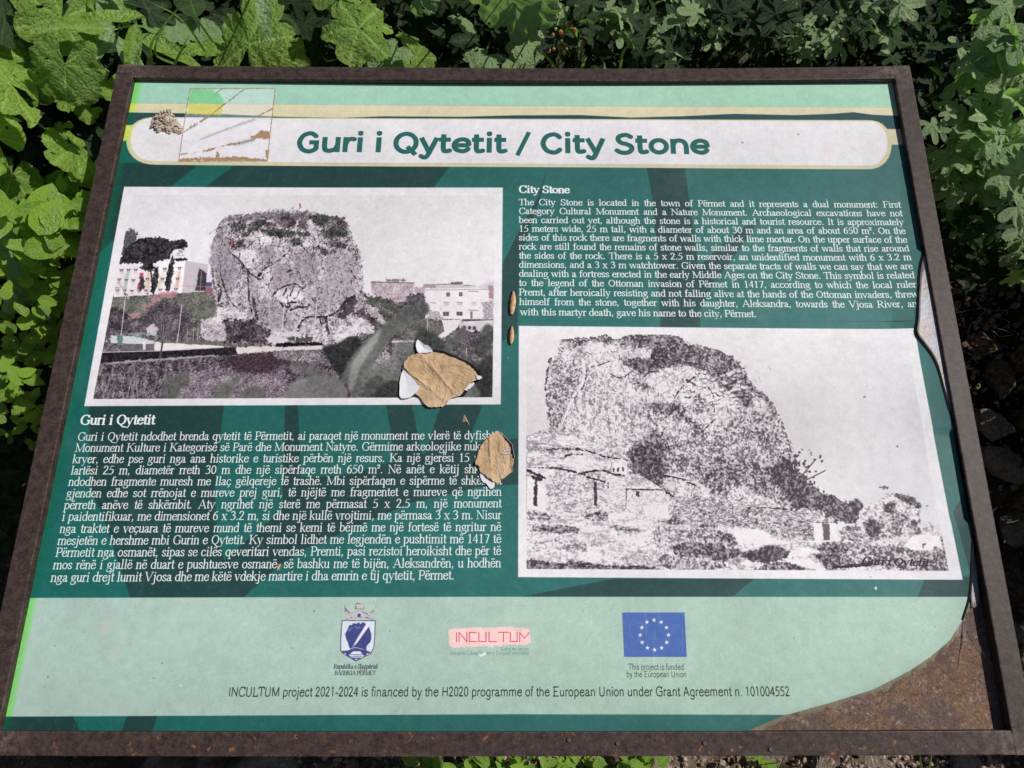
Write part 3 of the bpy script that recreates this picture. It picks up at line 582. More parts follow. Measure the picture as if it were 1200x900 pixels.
bl([(540, 420), (560, 425), (578, 440), (580, 470), (556, 470), (545, 440)], (62, 66, 62), .85, 3); bl([(420, 446), (435, 430), (456, 436), (450, 452), (434, 462)], (112, 120, 110), .6, 3)
for q, cc, aa in [([(452, 470), (456, 440), (470, 424), (480, 430), (476, 452), (464, 472)], (112, 118, 110), .6), ([(424, 470), (430, 448), (444, 440), (450, 450), (440, 470)], (70, 74, 70), .7), ([(552, 472), (556, 440), (566, 424), (574, 436), (572, 472)], (56, 60, 56), .8),
                  ([(486, 400), (494, 384), (504, 390), (506, 404), (494, 412)], (58, 66, 60), .8), ([(556, 402), (566, 396), (572, 410), (560, 418)], (58, 64, 58), .7), ([(460, 408), (474, 398), (486, 402), (478, 412), (464, 416)], (118, 124, 116), .6), ([(505, 428), (530, 418), (552, 424), (540, 436), (515, 438)], (104, 112, 104), .55)]: bl(q, cc, aa, 1.8)
for q, cc in [([(512, 440), (520, 424), (536, 430), (548, 446), (536, 458), (520, 456)], (58, 64, 58)), ([(440, 470), (446, 452), (462, 446), (474, 456), (470, 472)], (58, 64, 58)), ([(484, 424), (492, 410), (502, 414), (500, 428), (490, 434)], (56, 62, 56)), ([(560, 440), (566, 422), (577, 418), (578, 450)], (52, 56, 52)),
              ([(524, 472), (532, 452), (552, 448), (562, 460), (556, 473)], (110, 116, 108))]: bl(q, cc, .85, 1.6)
line([(405, 452), (409, 460), (408, 466)], 3, (96, 50, 58), rough=.5, a=.8)
sl = box(98, 219, 590, 476); v = IMG[sl]; g_ = v.mean(-1, keepdims=True)
fin = v * .50 + g_ * .50; fin = np.where(g_ < .78, ((fin - .46) * 1.08 + .445) * np.array([1.012, .985, 1.003], np.float32), v)
fin = fin + (.022 * noise('ink', sl) + .020 * noise('mid', slice_off(sl, 2)))[..., None] * np.clip(1.25 - g_ * 1.25, 0, 1)
m_ = CLIP[sl][..., None]; IMG[sl] = v * (1 - m_) + fin * m_
CLIP = None
# old engraving-like view of the stone and the houses
paint([(608, 382), (1070.3, 386), (1126.8, 679.7), (607, 676.3)], None, fill=paper)
P2 = [(617, 391), (1062, 395), (1110.6, 669), (617, 666.6)]
CLIP = clipmask(P2)
paint(P2, None, fill=lerp_fill((224, 217, 219), (218, 217, 220), 620, 1100, grain=.006, na=.012))
def ink(dens, k=.24, kinds=(('ink', .8), ('mid', .9)), off=0, lo=(56, 46, 54), hi=(234, 228, 231)):
    lo = np.array(lo) / 255; hi = np.array(hi) / 255
    def f(sl, X, Y):
        n = sum(noise(q, slice_off(sl, off)) * w for q, w in kinds) / math.sqrt(sum(w * w for q, w in kinds))
        tb = np.clip(.44 + .34 * dens + .07 * noise('lump', slice_off(sl, 4)) + .04 * noise('soft', sl), .03, .97)
        t = np.clip(tb + .42 * np.tanh(1.25 * n) * (.45 + .9 * np.minimum(tb, 1 - tb)), 0, 1)[..., None]
        return (hi * (1 - t) + lo * t).astype(np.float32)
    return f
F1 = T(610, 380, 6); G1 = T(750, 380, 6); H1 = T(610, 520, 6); I1 = T(770, 520, 6); J1 = T(930, 530, 6)
RK2 = F1(265, 212, 275, 110, 400, 102, 530, 92, 600, 74, 660, 112, 730, 90, 800, 72, 870, 86, 940, 70, 1050, 68, 1180, 132) + G1(345, 152, 410, 150, 530, 182, 650, 230, 720, 310, 790, 430, 880, 500, 930, 560, 980, 650, 1030, 780, 1060, 890) + \
      I1(965, 90, 1000, 200, 1150, 350, 1100, 460) + J1(300, 500) + I1(500, 620, 0, 560) + H1(700, 400, 40, 480) + F1(45, 790, 215, 725, 205, 640, 190, 545, 172, 440, 180, 350, 215, 240)
paint(RK2, None, fill=ink(-.75, .38, (('ink', .7), ('vert', .7), ('mid', .7))), rough=.5)
def dk(pts, dens, rough=2.0, soft=1.6, a=.95, k=.25, kinds=(('ink', .8), ('mid', .9)), curve=True, off=0): paint(pts, None, fill=ink(dens, k, kinds, off), rough=rough, soft=soft, a=a, curve=curve)
dk(F1(270, 110, 400, 102, 530, 92, 600, 74, 655, 112, 640, 140, 520, 120, 400, 160, 330, 180, 265, 212), .15, .8, .8, k=.3, curve=False)
dk(F1(660, 115, 800, 75, 1050, 68, 1180, 132) + G1(530, 182, 650, 230, 720, 310, 700, 420, 560, 420, 480, 350, 380, 310, 250, 300, 130, 330) + F1(880, 370, 800, 330, 700, 260, 760, 200, 900, 170, 760, 160), .72, 1.2, 1)
dk(F1(900, 190, 1040, 190, 1100, 250, 1040, 320, 920, 350, 830, 340, 780, 270), .9, 2, 2)
dk(G1(490, 340, 640, 350, 700, 430, 800, 520, 800, 580, 720, 560, 620, 470, 540, 420), .7); dk(G1(720, 320, 800, 440, 900, 520, 960, 640, 1000, 720, 940, 640, 860, 530, 760, 450, 690, 380), .6, .8)
dk(G1(380, 500, 470, 500, 480, 600, 400, 640, 330, 620), .1); dk(F1(790, 400, 900, 400, 900, 450, 820, 450), .6)
dk(F1(230, 250, 300, 260, 400, 290, 420, 400, 340, 520, 250, 530, 190, 500, 200, 350), -.1, k=.4); dk(F1(200, 560, 310, 560, 290, 740, 220, 720), .1)
dk(F1(860, 560, 1000, 550, 1100, 560, 1180, 640, 1200, 760, 1150, 900, 900, 1000, 800, 900, 900, 780, 960, 700, 870, 620) + G1(400, 700, 440, 880, 300, 950), .62, 2.4)
dk(F1(770, 860, 900, 830, 1040, 900) + H1(1030, 200, 960, 290, 860, 230, 770, 200), .95, 1.6)
dk(G1(560, 720, 700, 640, 850, 600, 930, 640, 1030, 790, 1060, 890) + I1(900, 250, 600, 300, 200, 250, 60, 60), -.05, 2, 3, k=.42)
dk(I1(250, 130, 500, 100, 760, 150, 900, 60, 960, 90, 1000, 200, 1100, 300, 1200, 380, 1190, 480, 950, 470, 780, 380, 640, 340, 520, 400, 440, 380, 300, 270), .35, 2)
dk(I1(800, 200, 900, 110, 960, 130, 1000, 220, 1140, 330) + J1(290, 310, 340, 345, 400, 350, 460, 325, 490, 400, 520, 440, 440, 500, 380, 500, 300, 480, 150, 400, 0, 380), 1.2, 1.3, .8)
for i in range(46):
    g = random.Random(i); x, y = I1(g.gauss(1040, 50), g.gauss(170, 70))[0]; paint(ell(x, y, g.uniform(.8, 2.2), g.uniform(.7, 1.4), 7, g.uniform(0, 3)), (70, 58, 66), rough=.6, soft=.5)
for q in [(985, 260, 1115, 110), (1000, 280, 1180, 190)]: line(I1(*q), 1.3, (70, 58, 66), curve=False)
# bare light cliffs
for q in [(440, 190, 560, 150, 740, 180, 900, 180, 890, 240, 700, 230, 680, 270, 760, 320, 700, 370, 560, 310, 500, 330, 470, 230), (860, 360, 930, 340, 1080, 310, 1200, 310, 1200, 450, 1080, 500, 1000, 470, 1100, 430, 1000, 400, 960, 440, 870, 400), (820, 560, 850, 480, 960, 500, 1080, 500, 1060, 540, 900, 550)]:
    dk(F1(*q), -1.35, 1.4, 1.2, k=.5)
dk(G1(120, 330, 300, 310, 440, 330, 500, 380, 560, 460, 640, 500, 660, 560, 520, 600, 440, 520, 400, 430, 330, 420, 250, 500, 120, 500), -1.05, 1.4, 1.2, k=.5); dk(G1(810, 540, 860, 540, 910, 610, 900, 650, 830, 610), -1.3)
for q, w in [((275, 610, 360, 715), 1.3), ((435, 755, 530, 665), 1.1), ((240, 520, 300, 440, 380, 370), 1.3), ((235, 500, 260, 560, 230, 620), .9), ((480, 440, 520, 520, 520, 640), .7), ((330, 390, 390, 430), 1.2), ((20, 380, 60, 340, 130, 330), .8)]: line(G1(*q), w, (62, 50, 58), rough=.4)
for q in [(500, 300, 560, 285, 620, 262), (200, 525, 260, 530, 300, 560), (600, 195, 680, 195), (640, 350, 700, 380, 780, 335), (230, 340, 270, 280), (200, 250, 190, 350, 175, 430, 190, 540)]: line(F1(*q), .8, (80, 68, 76), rough=.5)
line(F1(440, 250, 448, 330, 440, 400, 390, 480, 345, 570, 300, 670, 268, 745), 3.3, (228, 221, 224), rough=.25); line(F1(468, 300, 462, 370, 440, 440, 380, 520), .8, (80, 68, 76), rough=.5); line(F1(330, 570, 275, 735), .6, (110, 98, 106), a=.7)
for i in range(240):
    g = random.Random(900 + i); x = g.uniform(640, 900); y = g.uniform(410, 560); k = g.uniform(-.6, .6) + (x - 740) / 200
    line([(x, y), (x + 3 * k, y + g.uniform(2, 5))], .6, g.choice([(90, 76, 84), (232, 225, 228)]), a=.55)
line(RK2[:28], 1.0, (84, 72, 80), rough=.7, curve=False, a=.8); line(RK2[-9:], .9, (84, 72, 80), rough=.6, curve=False, a=.8)
for i in range(420):   # short directional hatching that follows the rock's slope
    g = random.Random(5000 + i); x = g.uniform(648, 930); y = g.uniform(400, 590)
    if y < 400 + max(0, x - 800) * .75 or (x < 720 and y > 505): continue
    an = 1.25 + (x - 780) / 260 + g.uniform(-.5, .5); L = g.uniform(2, 7)
    line([(x, y), (x + L * .5 * math.cos(an) + g.uniform(-.6, .6), y + L * .5 * math.sin(an)), (x + L * math.cos(an), y + L * math.sin(an))], g.uniform(.5, 1.1), g.choice([(60, 48, 56), (60, 48, 56), (236, 230, 233)]), a=.65)
for i in range(60):    # light boulders' tops with dark undersides
    g = random.Random(6000 + i); x = g.uniform(800, 870); y = g.uniform(432, 480); paint(ell(x, y, g.uniform(1.5, 4), g.uniform(1, 2.4), 8, g.uniform(-.5, .5)), (236, 230, 233), rough=.5, a=.75); line([(x - 2.5, y + 1.8), (x, y + 2.6), (x + 3, y + 1.6)], .8, (64, 52, 60), rough=.3, a=.8)
# roofs, huts, walls
dk(F1(45, 790, 210, 728, 280, 760, 440, 800, 600, 880, 620, 900) + H1(740, 110, 600, 95, 430, 40, 270, 35, 160, 45, 240, 90, 470, 170, 700, 220, 240, 165, 45, 165), -.95, .4, .5, k=.45, kinds=(('horz', 1), ('ink', .5)), curve=False)
paint(H1(300, 105, 340, 80, 440, 78, 520, 110, 620, 150, 560, 190, 400, 190, 300, 160), (232, 226, 229), soft=1, rough=.8, a=.9)
dk(H1(180, 165, 460, 225, 740, 235, 735, 470, 520, 500, 340, 520, 180, 470), -.95, .5, .6, k=.42, curve=False)
paint(H1(600, 230, 735, 230, 735, 420, 610, 420), (232, 226, 229), a=.7, soft=1, rough=.6); paint(H1(45, 170, 240, 175, 240, 225, 180, 235, 45, 200), (232, 226, 229))
paint(H1(45, 230, 100, 235, 170, 300, 182, 400, 178, 478, 45, 460), (232, 226, 229), rough=.3)
paint(H1(650, 105, 750, 110, 750, 225, 640, 200), (232, 226, 229), rough=.2)
for x in (655, 685, 722): paint(H1(x - 7, 168, x + 7, 168, x + 7, 200, x - 7, 196), (84, 72, 80), rough=.3)
inkc = (58, 46, 54)
for q, w in [((160, 48, 260, 36, 430, 42, 520, 65, 600, 92, 745, 112), 1.4), ((215, 165, 330, 185, 450, 218), 2.0), ((450, 200, 580, 188, 650, 210, 730, 222), 2.0), ((300, 110, 340, 78, 440, 75), .8), ((470, 235, 590, 265), 2.2), ((60, 168, 220, 172), .9),
             ((45, 185, 110, 215, 170, 242), 3.0), ((742, 318, 850, 322, 1000, 325), 2.2), ((830, 215, 900, 250, 1010, 320, 1030, 350), 1.4), ((745, 320, 745, 435), .7), ((1040, 350, 1080, 375, 1190, 380), 1.2), ((1020, 220, 1110, 240, 1190, 260), 2.4)]: line(H1(*q), w, inkc, rough=.5)
dk(H1(750, 215, 830, 215, 1000, 318, 745, 315), -1.0, .4, .5, k=.45, kinds=(('horz', 1), ('ink', .5)), curve=False)
dk(H1(750, 330, 1000, 330, 1040, 380, 1040, 530, 900, 530, 745, 490), -1.2, .4, .5, k=.45, curve=False); paint(H1(860, 440, 1035, 425, 1040, 525, 880, 525), (232, 226, 229), rough=.3)
for q in [(518, 265, 538, 265, 540, 440, 518, 440), (98, 245, 118, 245, 116, 440, 90, 435), (812, 335, 832, 335, 832, 372, 812, 370), (612, 270, 622, 270, 620, 322, 612, 322)]: paint(H1(*q), (66, 54, 62), rough=.4)
paint(H1(75, 225, 175, 240, 130, 265, 90, 250), inkc, rough=.6)
dk(I1(130, 375, 400, 380, 480, 420, 560, 440, 900, 470, 1050, 470, 1100, 560, 1110, 680, 900, 690, 740, 610, 480, 570, 100, 530), -.2, .6, .6, k=.5, kinds=(('lump2', 1), ('mid', .8)), curve=False)
dk(I1(500, 300, 640, 300, 670, 360, 620, 410, 510, 410), -.7, 1, 1, k=.4); dk(I1(580, 430, 720, 370, 840, 420, 850, 450, 650, 455), -1.0, .8, .8, k=.4)
line(I1(640, 455, 800, 450, 940, 465), 1.7, inkc, rough=.5); line(I1(530, 430, 535, 580), 1.2, (90, 78, 86), rough=.4)
line(I1(60, 215, 180, 240, 300, 290, 370, 330), 1.6, (222, 214, 218), rough=.5); line(I1(60, 225, 170, 252, 280, 300), 1.4, inkc, rough=.6); paint(I1(70, 265, 120, 272, 118, 300, 68, 298), (214, 206, 210), rough=.3)
for i in range(560):
    g = random.Random(8000 + i); x = g.uniform(790, 960); y = g.uniform(583, 632)
    lo_ = 583 + max(0, x - 860) * .16; hi_ = 610 + max(0, x - 860) * .22
    if not lo_ < y < hi_: continue
    r = g.uniform(.9, 1.9); paint(ell(x, y, r * 1.2, r * .8, 7, g.uniform(-.4, .4)), g.choice([(236, 230, 232), (206, 198, 202), (170, 160, 166)]), a=.8, soft=.4); line([(x - r, y + r * .8), (x + r, y + r * .8)], .5, (70, 58, 66), a=.7, curve=False)
for i in range(260):
    g = random.Random(8800 + i); x = g.uniform(642, 732); y = g.uniform(556, 602); line([(x, y), (x + g.uniform(1, 3.5), y + g.uniform(-.5, .5))], .5, (110, 98, 106), a=.6, curve=False)
for i in range(160):
    g = random.Random(9300 + i); x = g.uniform(618, 730); y = g.uniform(508, 553)
    if y < 545 - (x - 617) * .25 or y > 520 + (x - 617) * .30 + 22: pass
    line([(x, y), (x + g.uniform(3, 8), y + g.uniform(0, 2))], .5, (120, 108, 116), a=.5, curve=False)
# foreground rock shelves
dk(H1(40, 470, 500, 500, 740, 480, 1040, 540, 1200, 560) + I1(480, 590, 1120, 700) + J1(300, 640, 1080, 640, 1100, 860) + H1(40, 900), -1.1, .6, 1, k=.5, kinds=(('horz', 1), ('ink', .8)), curve=False)
for q, dn in [((50, 610, 160, 575, 300, 570, 420, 600, 380, 630, 180, 625), .7), ((630, 590, 700, 575, 830, 590, 830, 630, 700, 620), .2), ((45, 480, 140, 480, 270, 520, 100, 535, 45, 520), .1), ((45, 690, 200, 685, 450, 700, 440, 750, 200, 740, 50, 740), -.5),
              ((40, 820, 220, 830, 320, 880, 40, 900), .9), ((300, 835, 450, 830, 560, 850, 940, 870, 950, 900, 300, 900), .8), ((460, 500, 560, 480, 620, 490, 600, 540, 480, 530), .5)]: dk(H1(*q), dn, .8, .8, k=.4, kinds=(('horz', 1), ('ink', .7)))
for q, dn in [((0, 590, 200, 590, 420, 610, 560, 690, 500, 740, 380, 720, 200, 760, 0, 720), -.25), ((120, 720, 240, 690, 500, 730, 600, 760, 460, 830, 300, 800, 150, 800), .7), ((600, 770, 720, 740, 760, 710, 900, 740, 930, 770, 860, 830, 700, 830, 600, 800), 1.3),
              ((0, 780, 200, 800, 480, 850, 380, 890, 100, 890), .0), ((880, 830, 1060, 870, 1080, 895, 700, 895, 760, 850), .6), ((380, 610, 560, 640, 580, 700, 440, 680), .3), ((20, 540, 140, 530, 200, 560, 60, 560), .8), ((260, 570, 420, 570, 400, 590, 260, 588), .4)]: dk(I1(*q), dn, .8, .8, k=.42)
paint(I1(480, 600, 700, 600, 820, 660, 900, 710, 800, 700, 760, 720, 640, 700, 580, 710, 540, 650), (234, 228, 231), rough=1.0, soft=1); paint(I1(590, 830, 640, 815, 680, 860, 640, 875), (234, 228, 231), rough=.6); paint(I1(880, 810, 1050, 820, 1180, 890, 1080, 880, 960, 840), (234, 228, 231), rough=.6)
dk(J1(90, 700, 250, 630, 480, 640, 700, 660, 900, 690, 1060, 700, 1090, 860, 460, 800, 380, 830, 250, 860, 180, 760), .15, 1, 1, k=.45); dk(J1(110, 700, 300, 650, 380, 720, 340, 800, 250, 810, 150, 740), .7, 1)
paint(J1(300, 560, 360, 530, 540, 560, 620, 590, 560, 640, 340, 620), None, fill=ink(-.1, .45), rough=1, soft=1); paint(J1(0, 670, 100, 665, 180, 700, 60, 735, 0, 720), (234, 228, 231), rough=.6); paint(J1(0, 750, 120, 765, 240, 830, 180, 838, 60, 790), (234, 228, 231), rough=.6)
dk(J1(490, 390, 600, 340, 680, 290, 860, 370, 885, 400, 880, 500, 850, 590, 760, 620, 600, 600, 520, 500, 440, 500), -.85, 1, .8, k=.45)
dk(J1(640, 370, 720, 360, 700, 460, 640, 450), .6, 1); dk(J1(700, 290, 820, 310, 890, 360, 880, 400, 820, 370, 740, 330), 1.2, .7, .6); dk(J1(490, 490, 600, 480, 600, 600, 540, 610, 500, 540), 1.0, .8, .8); dk(J1(800, 500, 880, 480, 850, 580, 810, 580), .4, .8); dk(J1(600, 450, 780, 440, 790, 580, 620, 590), -.1, 1)
paint(J1(640, 240, 670, 235, 680, 262, 655, 260), (90, 78, 84), rough=.8); paint(J1(600, 250, 640, 232, 645, 250), (120, 108, 114), rough=.9); dk(J1(850, 550, 880, 530, 900, 575, 850, 580), .9, .5, .5)
dk(J1(900, 540, 960, 495, 1000, 560, 1040, 600, 1050, 650, 940, 600), -.6, 1, 1); paint(J1(770, 660, 830, 590, 940, 575, 1030, 600, 1050, 680, 930, 690, 840, 690), (234, 229, 232), rough=.7); paint(J1(900, 645, 930, 640, 930, 665, 905, 665), (120, 106, 114), rough=.8); dk(J1(1030, 590, 1050, 620, 1050, 700, 1035, 650), .5, .4, .5)
dk(J1(970, 700, 1040, 670, 1085, 760, 1086, 838, 960, 838), .35, 1); dk(J1(500, 640, 780, 620, 740, 660, 560, 650), -.6, .8)
for q in [(138, 495, 198, 500, 208, 622, 150, 622), (250, 495, 298, 500, 305, 625, 258, 622)]: paint(J1(*q), (234, 229, 232), rough=.2)
paint(J1(200, 505, 248, 505, 256, 618, 210, 620), (104, 92, 100), rough=.4); line(J1(130, 492, 310, 498), 1.0, inkc, rough=.3); line(J1(190, 400, 240, 450, 300, 500), .9, (90, 78, 86), rough=.4); dk(J1(380, 520, 470, 530, 450, 552, 370, 548), 1.2, .5, .6); line(J1(280, 812, 400, 800, 540, 790), 3.5, inkc, rough=.6)
text('Guri i Qytetit', 1009, 661.5, 1087, 663.5, .0112, 'bold', (44, 34, 42), weight=12, slant=.38)
CLIP = None

# ---- running text -------------------------------------------------------------------------------------------
WT = (230, 233, 232)
EN = [('The City Stone is located in the town of Përmet and it represents a dual monument: First', 608, 240.6, 1056, 243.2),
('Category Cultural Monument and a Nature Monument. Archaeological excavations have not', 608, 251.0, 1058, 253.4),
('been carried out yet, although the stone is a historical and tourist resource. It is approximately', 608, 261.5, 1059.5, 263.8),
('15 meters wide, 25 m tall, with a diameter of about 30 m and an area of about 650 m². On the', 608, 271.7, 1061.5, 274.1),
('sides of this rock there are fragments of walls with thick lime mortar. On the upper surface of the', 608, 282.0, 1063.5, 284.4),
('rock are still found the remains of stone walls, similar to the fragments of walls that rise around', 608, 292.6, 1065.5, 295.0),
('the sides of the rock. There is a 5 x 2.5 m reservoir, an unidentified monument with 6 x 3.2 m', 608, 303.2, 1067.5, 305.6),
('dimensions, and a 3 x 3 m watchtower. Given the separate tracts of walls we can say that we are', 608, 313.8, 1069, 316.4),
('dealing with a fortress erected in the early Middle Ages on the City Stone. This symbol is related', 608, 324.4, 1071, 327.1),
('to the legend of the Ottoman invasion of Përmet in 1417, according to which the local ruler', 608, 335.2, 1073, 338.1),
('Premt, after heroically resisting and not falling alive at the hands of the Ottoman invaders, threw', 608, 346.3, 1075.5, 349.6),
('himself from the stone, together with his daughter, Aleksandra, towards the Vjosa River, and', 608.6, 357.4, 1080, 361.0)]
def bx(s, x0, y0, x1, y1, style='serif'):
    return np.linalg.norm(np.array(a_xy(x1, y1)) - np.array(a_xy(x0, y0))) / advance(s, style)
last = ('with this martyr death, gave his name to the city, Përmet.', 609.6, 369.4, 886.8, 371.6)
be = bx(*last) * .985
for s, *q in EN: text(s, *q, .0126, 'serif', WT, justify=True, base=be, weight=5)
text(*last, .0126, 'serif', WT, weight=5)
text('City Stone', 608, 226.2, 667.5, 226.7, .0150, 'bold', WT, weight=8)
AL = [('Guri i Qytetit ndodhet brenda qytetit të Përmetit, ai paraqet një monument me vlerë të dyfishtë:', 90.2, 516.3, 588.6, 514.6),
('Monument Kulture i Kategorisë së Parë dhe Monument Natyre. Gërmime arkeologjike nuk janë', 87.4, 529.4, 588.4, 527.4),
('kryer, edhe pse guri nga ana historike e turistike përbën një resurs. Ka një gjerësi 15 metra,', 84.4, 542.6, 588.2, 540.8),
('lartësi 25 m, diametër rreth 30 m dhe një sipërfaqe rreth 650 m². Në anët e këtij shkëmbi', 82.2, 556.0, 588.0, 554.2),
('ndodhen fragmente muresh me llaç gëlqereje të trashë. Mbi sipërfaqen e sipërme të shkëmbit', 79.4, 569.2, 588.0, 567.6),
('gjenden edhe sot rrënojat e mureve prej guri, të njëjtë me fragmentet e mureve që ngrihen', 76.9, 582.8, 587.8, 580.8),
('përreth anëve të shkëmbit. Aty ngrihet një sterë me përmasat 5 x 2.5 m, një monument', 74.3, 596.6, 587.7, 594.5),
('i paidentifikuar, me dimensionet 6 x 3.2 m, si dhe një kullë vrojtimi, me përmasa 3 x 3 m. Nisur', 71.8, 610.2, 587.6, 608.2),
('nga traktet e veçuara të mureve mund të themi se kemi të bëjmë me një fortesë të ngritur në', 69.2, 624.4, 587.3, 622.1),
('mesjetën e hershme mbi Gurin e Qytetit. Ky simbol lidhet me legjendën e pushtimit më 1417 të', 66.6, 638.5, 587.4, 636.2),
('Përmetit nga osmanët, sipas se cilës qeveritari vendas, Premti, pasi rezistoi heroikisht dhe për të', 64.3, 652.4, 587.2, 650.2),
('mos rënë i gjallë në duart e pushtuesve osmanë, së bashku me të bijën, Aleksandrën, u hodhën', 61.4, 667.0, 587.2, 664.7)]
last = ('nga guri drejt lumit Vjosa dhe me këtë vdekje martire i dha emrin e tij qytetit, Përmet.', 58.7, 681.8, 532.4, 679.0)
be = bx(*last) * .985
for s, *q in AL: text(s, *q, .0137, 'serif', WT, justify=True, base=be, weight=1)
text(*last, .0137, 'serif', WT, weight=1)
text('Guri i Qytetit', 93.2, 497.6, 181, 497.2, .0163, 'bold', WT, weight=5)
DKT = (52, 66, 66)
text('INCULTUM project 2021-2024 is financed by the H2020 programme of the European Union under Grant Agreement n. 101004552', 267, 816.2, 926, 815.6, .0128, 'sans', (40, 52, 53), weight=6)
text('This project is funded', 736.5, 784.7, 801.5, 785.0, .0082, 'sans', DKT); text('by the European Union', 734, 793.3, 804.6, 793.6, .0082, 'sans', DKT)
text('Republika e Shqipërisë', 391, 783.6, 442.6, 783.6, .0064, 'bold', (50, 60, 62)); text('BASHKIA PËRMET', 392, 791.0, 440, 791.0, .0058, 'bold', (50, 60, 62))
# project logo
paint([(525.5, 738), (530, 736.8), (560, 735.2), (600, 734.8), (619, 736.5), (621.5, 744), (621, 753), (617, 755.5), (600, 755.6), (580, 757.3), (545, 758.3), (531, 759.6), (526.5, 757), (527.5, 749), (525, 744)], (240, 204, 200), rough=.6)
LG = (205, 62, 84)
for q in [(535, 741, 535, 752), (538, 752, 538, 741, 547, 752, 547, 741), (558, 741.2, 550, 741.2, 550, 751.8, 558, 751.8), (561, 741, 561, 751.8, 569.5, 751.8, 569.5, 741), (573, 741, 573, 751.8, 582, 751.8), (584, 741, 596, 741), (590, 741, 590, 752), (598, 741, 598, 751.8, 606, 751.8, 606, 741), (609, 752, 609, 741.5, 614.5, 748, 620, 741.5)]:
    line(list(zip(q[::2], q[1::2])), 1.0, LG, curve=False, a=.95)
text('Visiting the Margins', 586.5, 762.8, 620, 762.8, .0052, 'sans', (96, 124, 116)); text('Innovative Cultural Tourism in European peripheries', 526.5, 767.4, 620, 767.4, .0052, 'sans', (96, 124, 116))
# flag
paint([(729.3, 717.8), (802.2, 717.8), (804.8, 769.8), (731.4, 769.8)], (78, 108, 174), soft=.4)
for k in range(12):
    a = k * math.pi / 6; cx, cy = 766.8 + .3 * -math.cos(a) + 16.6 * math.sin(a), 744.1 - 17.4 * math.cos(a)
    st = []
    for j in range(10):
        r = 2.7 if j % 2 == 0 else 1.1; b = j * math.pi / 5
        st.append((cx + r * math.sin(b), cy - r * math.cos(b)))
    paint(st, (240, 240, 226), soft=.35)
# town crest
K1 = T(380, 700, 9.47)
cr = (200, 190, 196); nv = (66, 72, 128)
paint(K1(200, 258, 567, 260, 560, 430, 550, 560, 520, 620, 350, 712, 195, 610, 182, 590, 186, 430), (216, 222, 230))
for q in [(200, 258, 567, 260), (200, 258, 186, 430, 182, 590, 200, 615, 350, 708, 515, 625, 550, 560, 560, 430, 567, 260)]: line(K1(*q), .9, (62, 68, 92), curve=False)
paint(K1(235, 430, 245, 380, 280, 330, 330, 300, 400, 290, 470, 300, 510, 360, 525, 440, 505, 500, 470, 550, 460, 590, 400, 570, 300, 580, 270, 520), nv, rough=.2, curve=True)
for x, y in [(290, 322), (330, 302), (380, 295), (430, 292)]: paint(ell(*K1(x, y)[0], 2, 1.6, 9), nv)
paint(K1(265, 360, 330, 320, 420, 330, 400, 350, 320, 345, 270, 390), (116, 124, 176), rough=.5, a=.8)
paint(K1(312, 555, 370, 450, 475, 280, 488, 275, 490, 330, 440, 400, 370, 500), (226, 226, 232))
paint(K1(190, 595, 260, 590, 340, 560, 440, 575, 520, 610, 470, 640, 350, 705, 230, 640), nv); paint(K1(275, 640, 320, 600, 400, 598, 440, 650, 420, 670, 300, 668), (222, 226, 232)); line(K1(290, 635, 425, 637), .7, nv, curve=False); line(K1(300, 655, 420, 655), .6, nv, curve=False); line(K1(280, 575, 350, 558, 440, 580), .6, (216, 222, 230))
for a, b in [((225, 612, 245, 630, 228, 640), 0), ((480, 618, 495, 632, 470, 640), 0), ((340, 682, 375, 682, 355, 700), 0)]: paint(K1(*a), (216, 222, 230))
paint(K1(250, 250, 240, 210, 225, 150, 235, 100, 262, 90, 250, 130, 290, 180, 350, 150, 350, 90, 450, 90, 440, 150, 500, 180, 545, 130, 510, 80, 545, 70, 575, 110, 560, 170, 540, 220, 530, 250), (196, 186, 190), rough=.5, a=.75)
for q in [(245, 240, 300, 225, 380, 222, 480, 228, 535, 245), (230, 150, 280, 200), (555, 150, 500, 205), (350, 80, 350, 130, 440, 130, 440, 70), (355, 70, 450, 72), (225, 90, 240, 130, 275, 170), (570, 100, 545, 140, 515, 170), (300, 180, 390, 145, 480, 185)]: line(K1(*q), .5, (110, 96, 112), rough=.3, curve=False)
paint(K1(372, 182, 405, 182, 405, 218, 370, 218), nv)

# ---- weather: stains, specks, scratches and fading ------------------------------------------------------------
sl = (slice(0, AH), slice(0, AW))
g = np.random.default_rng(3)
for i in range(230):
    x, y = g.uniform(10, 1130), g.uniform(700, 838)
    if g.random() < .45: x, y = g.uniform(110, 1080), g.uniform(95, 700)
    r = g.uniform(.4, 1.1)
    paint(ell(x, y, r, r * g.uniform(.6, 1.2), 7), [(120, 140, 128), (235, 240, 236), (96, 104, 98)][g.integers(3)], a=g.uniform(.12, .45), soft=.5, rough=.4)
for i in range(26):
    x, y = g.uniform(20, 1120), g.uniform(705, 832); paint(ell(x, y, g.uniform(2, 5), g.uniform(1.5, 4), 12), (140, 170, 150), a=.16, soft=1.5, rough=1.5)
for i in range(16):
    x, y = g.uniform(640, 960), g.uniform(705, 760); line([(x, y), (x + g.uniform(-1, 2), y + g.uniform(10, 50))], .4, (225, 240, 232), a=.3, curve=False)
for x, y, r in [(122, 738, 6), (133, 765, 3), (128, 722, 3)]: paint(ell(x, y, r * .7, r, 10), (222, 178, 180), a=.30, soft=4, rough=1)
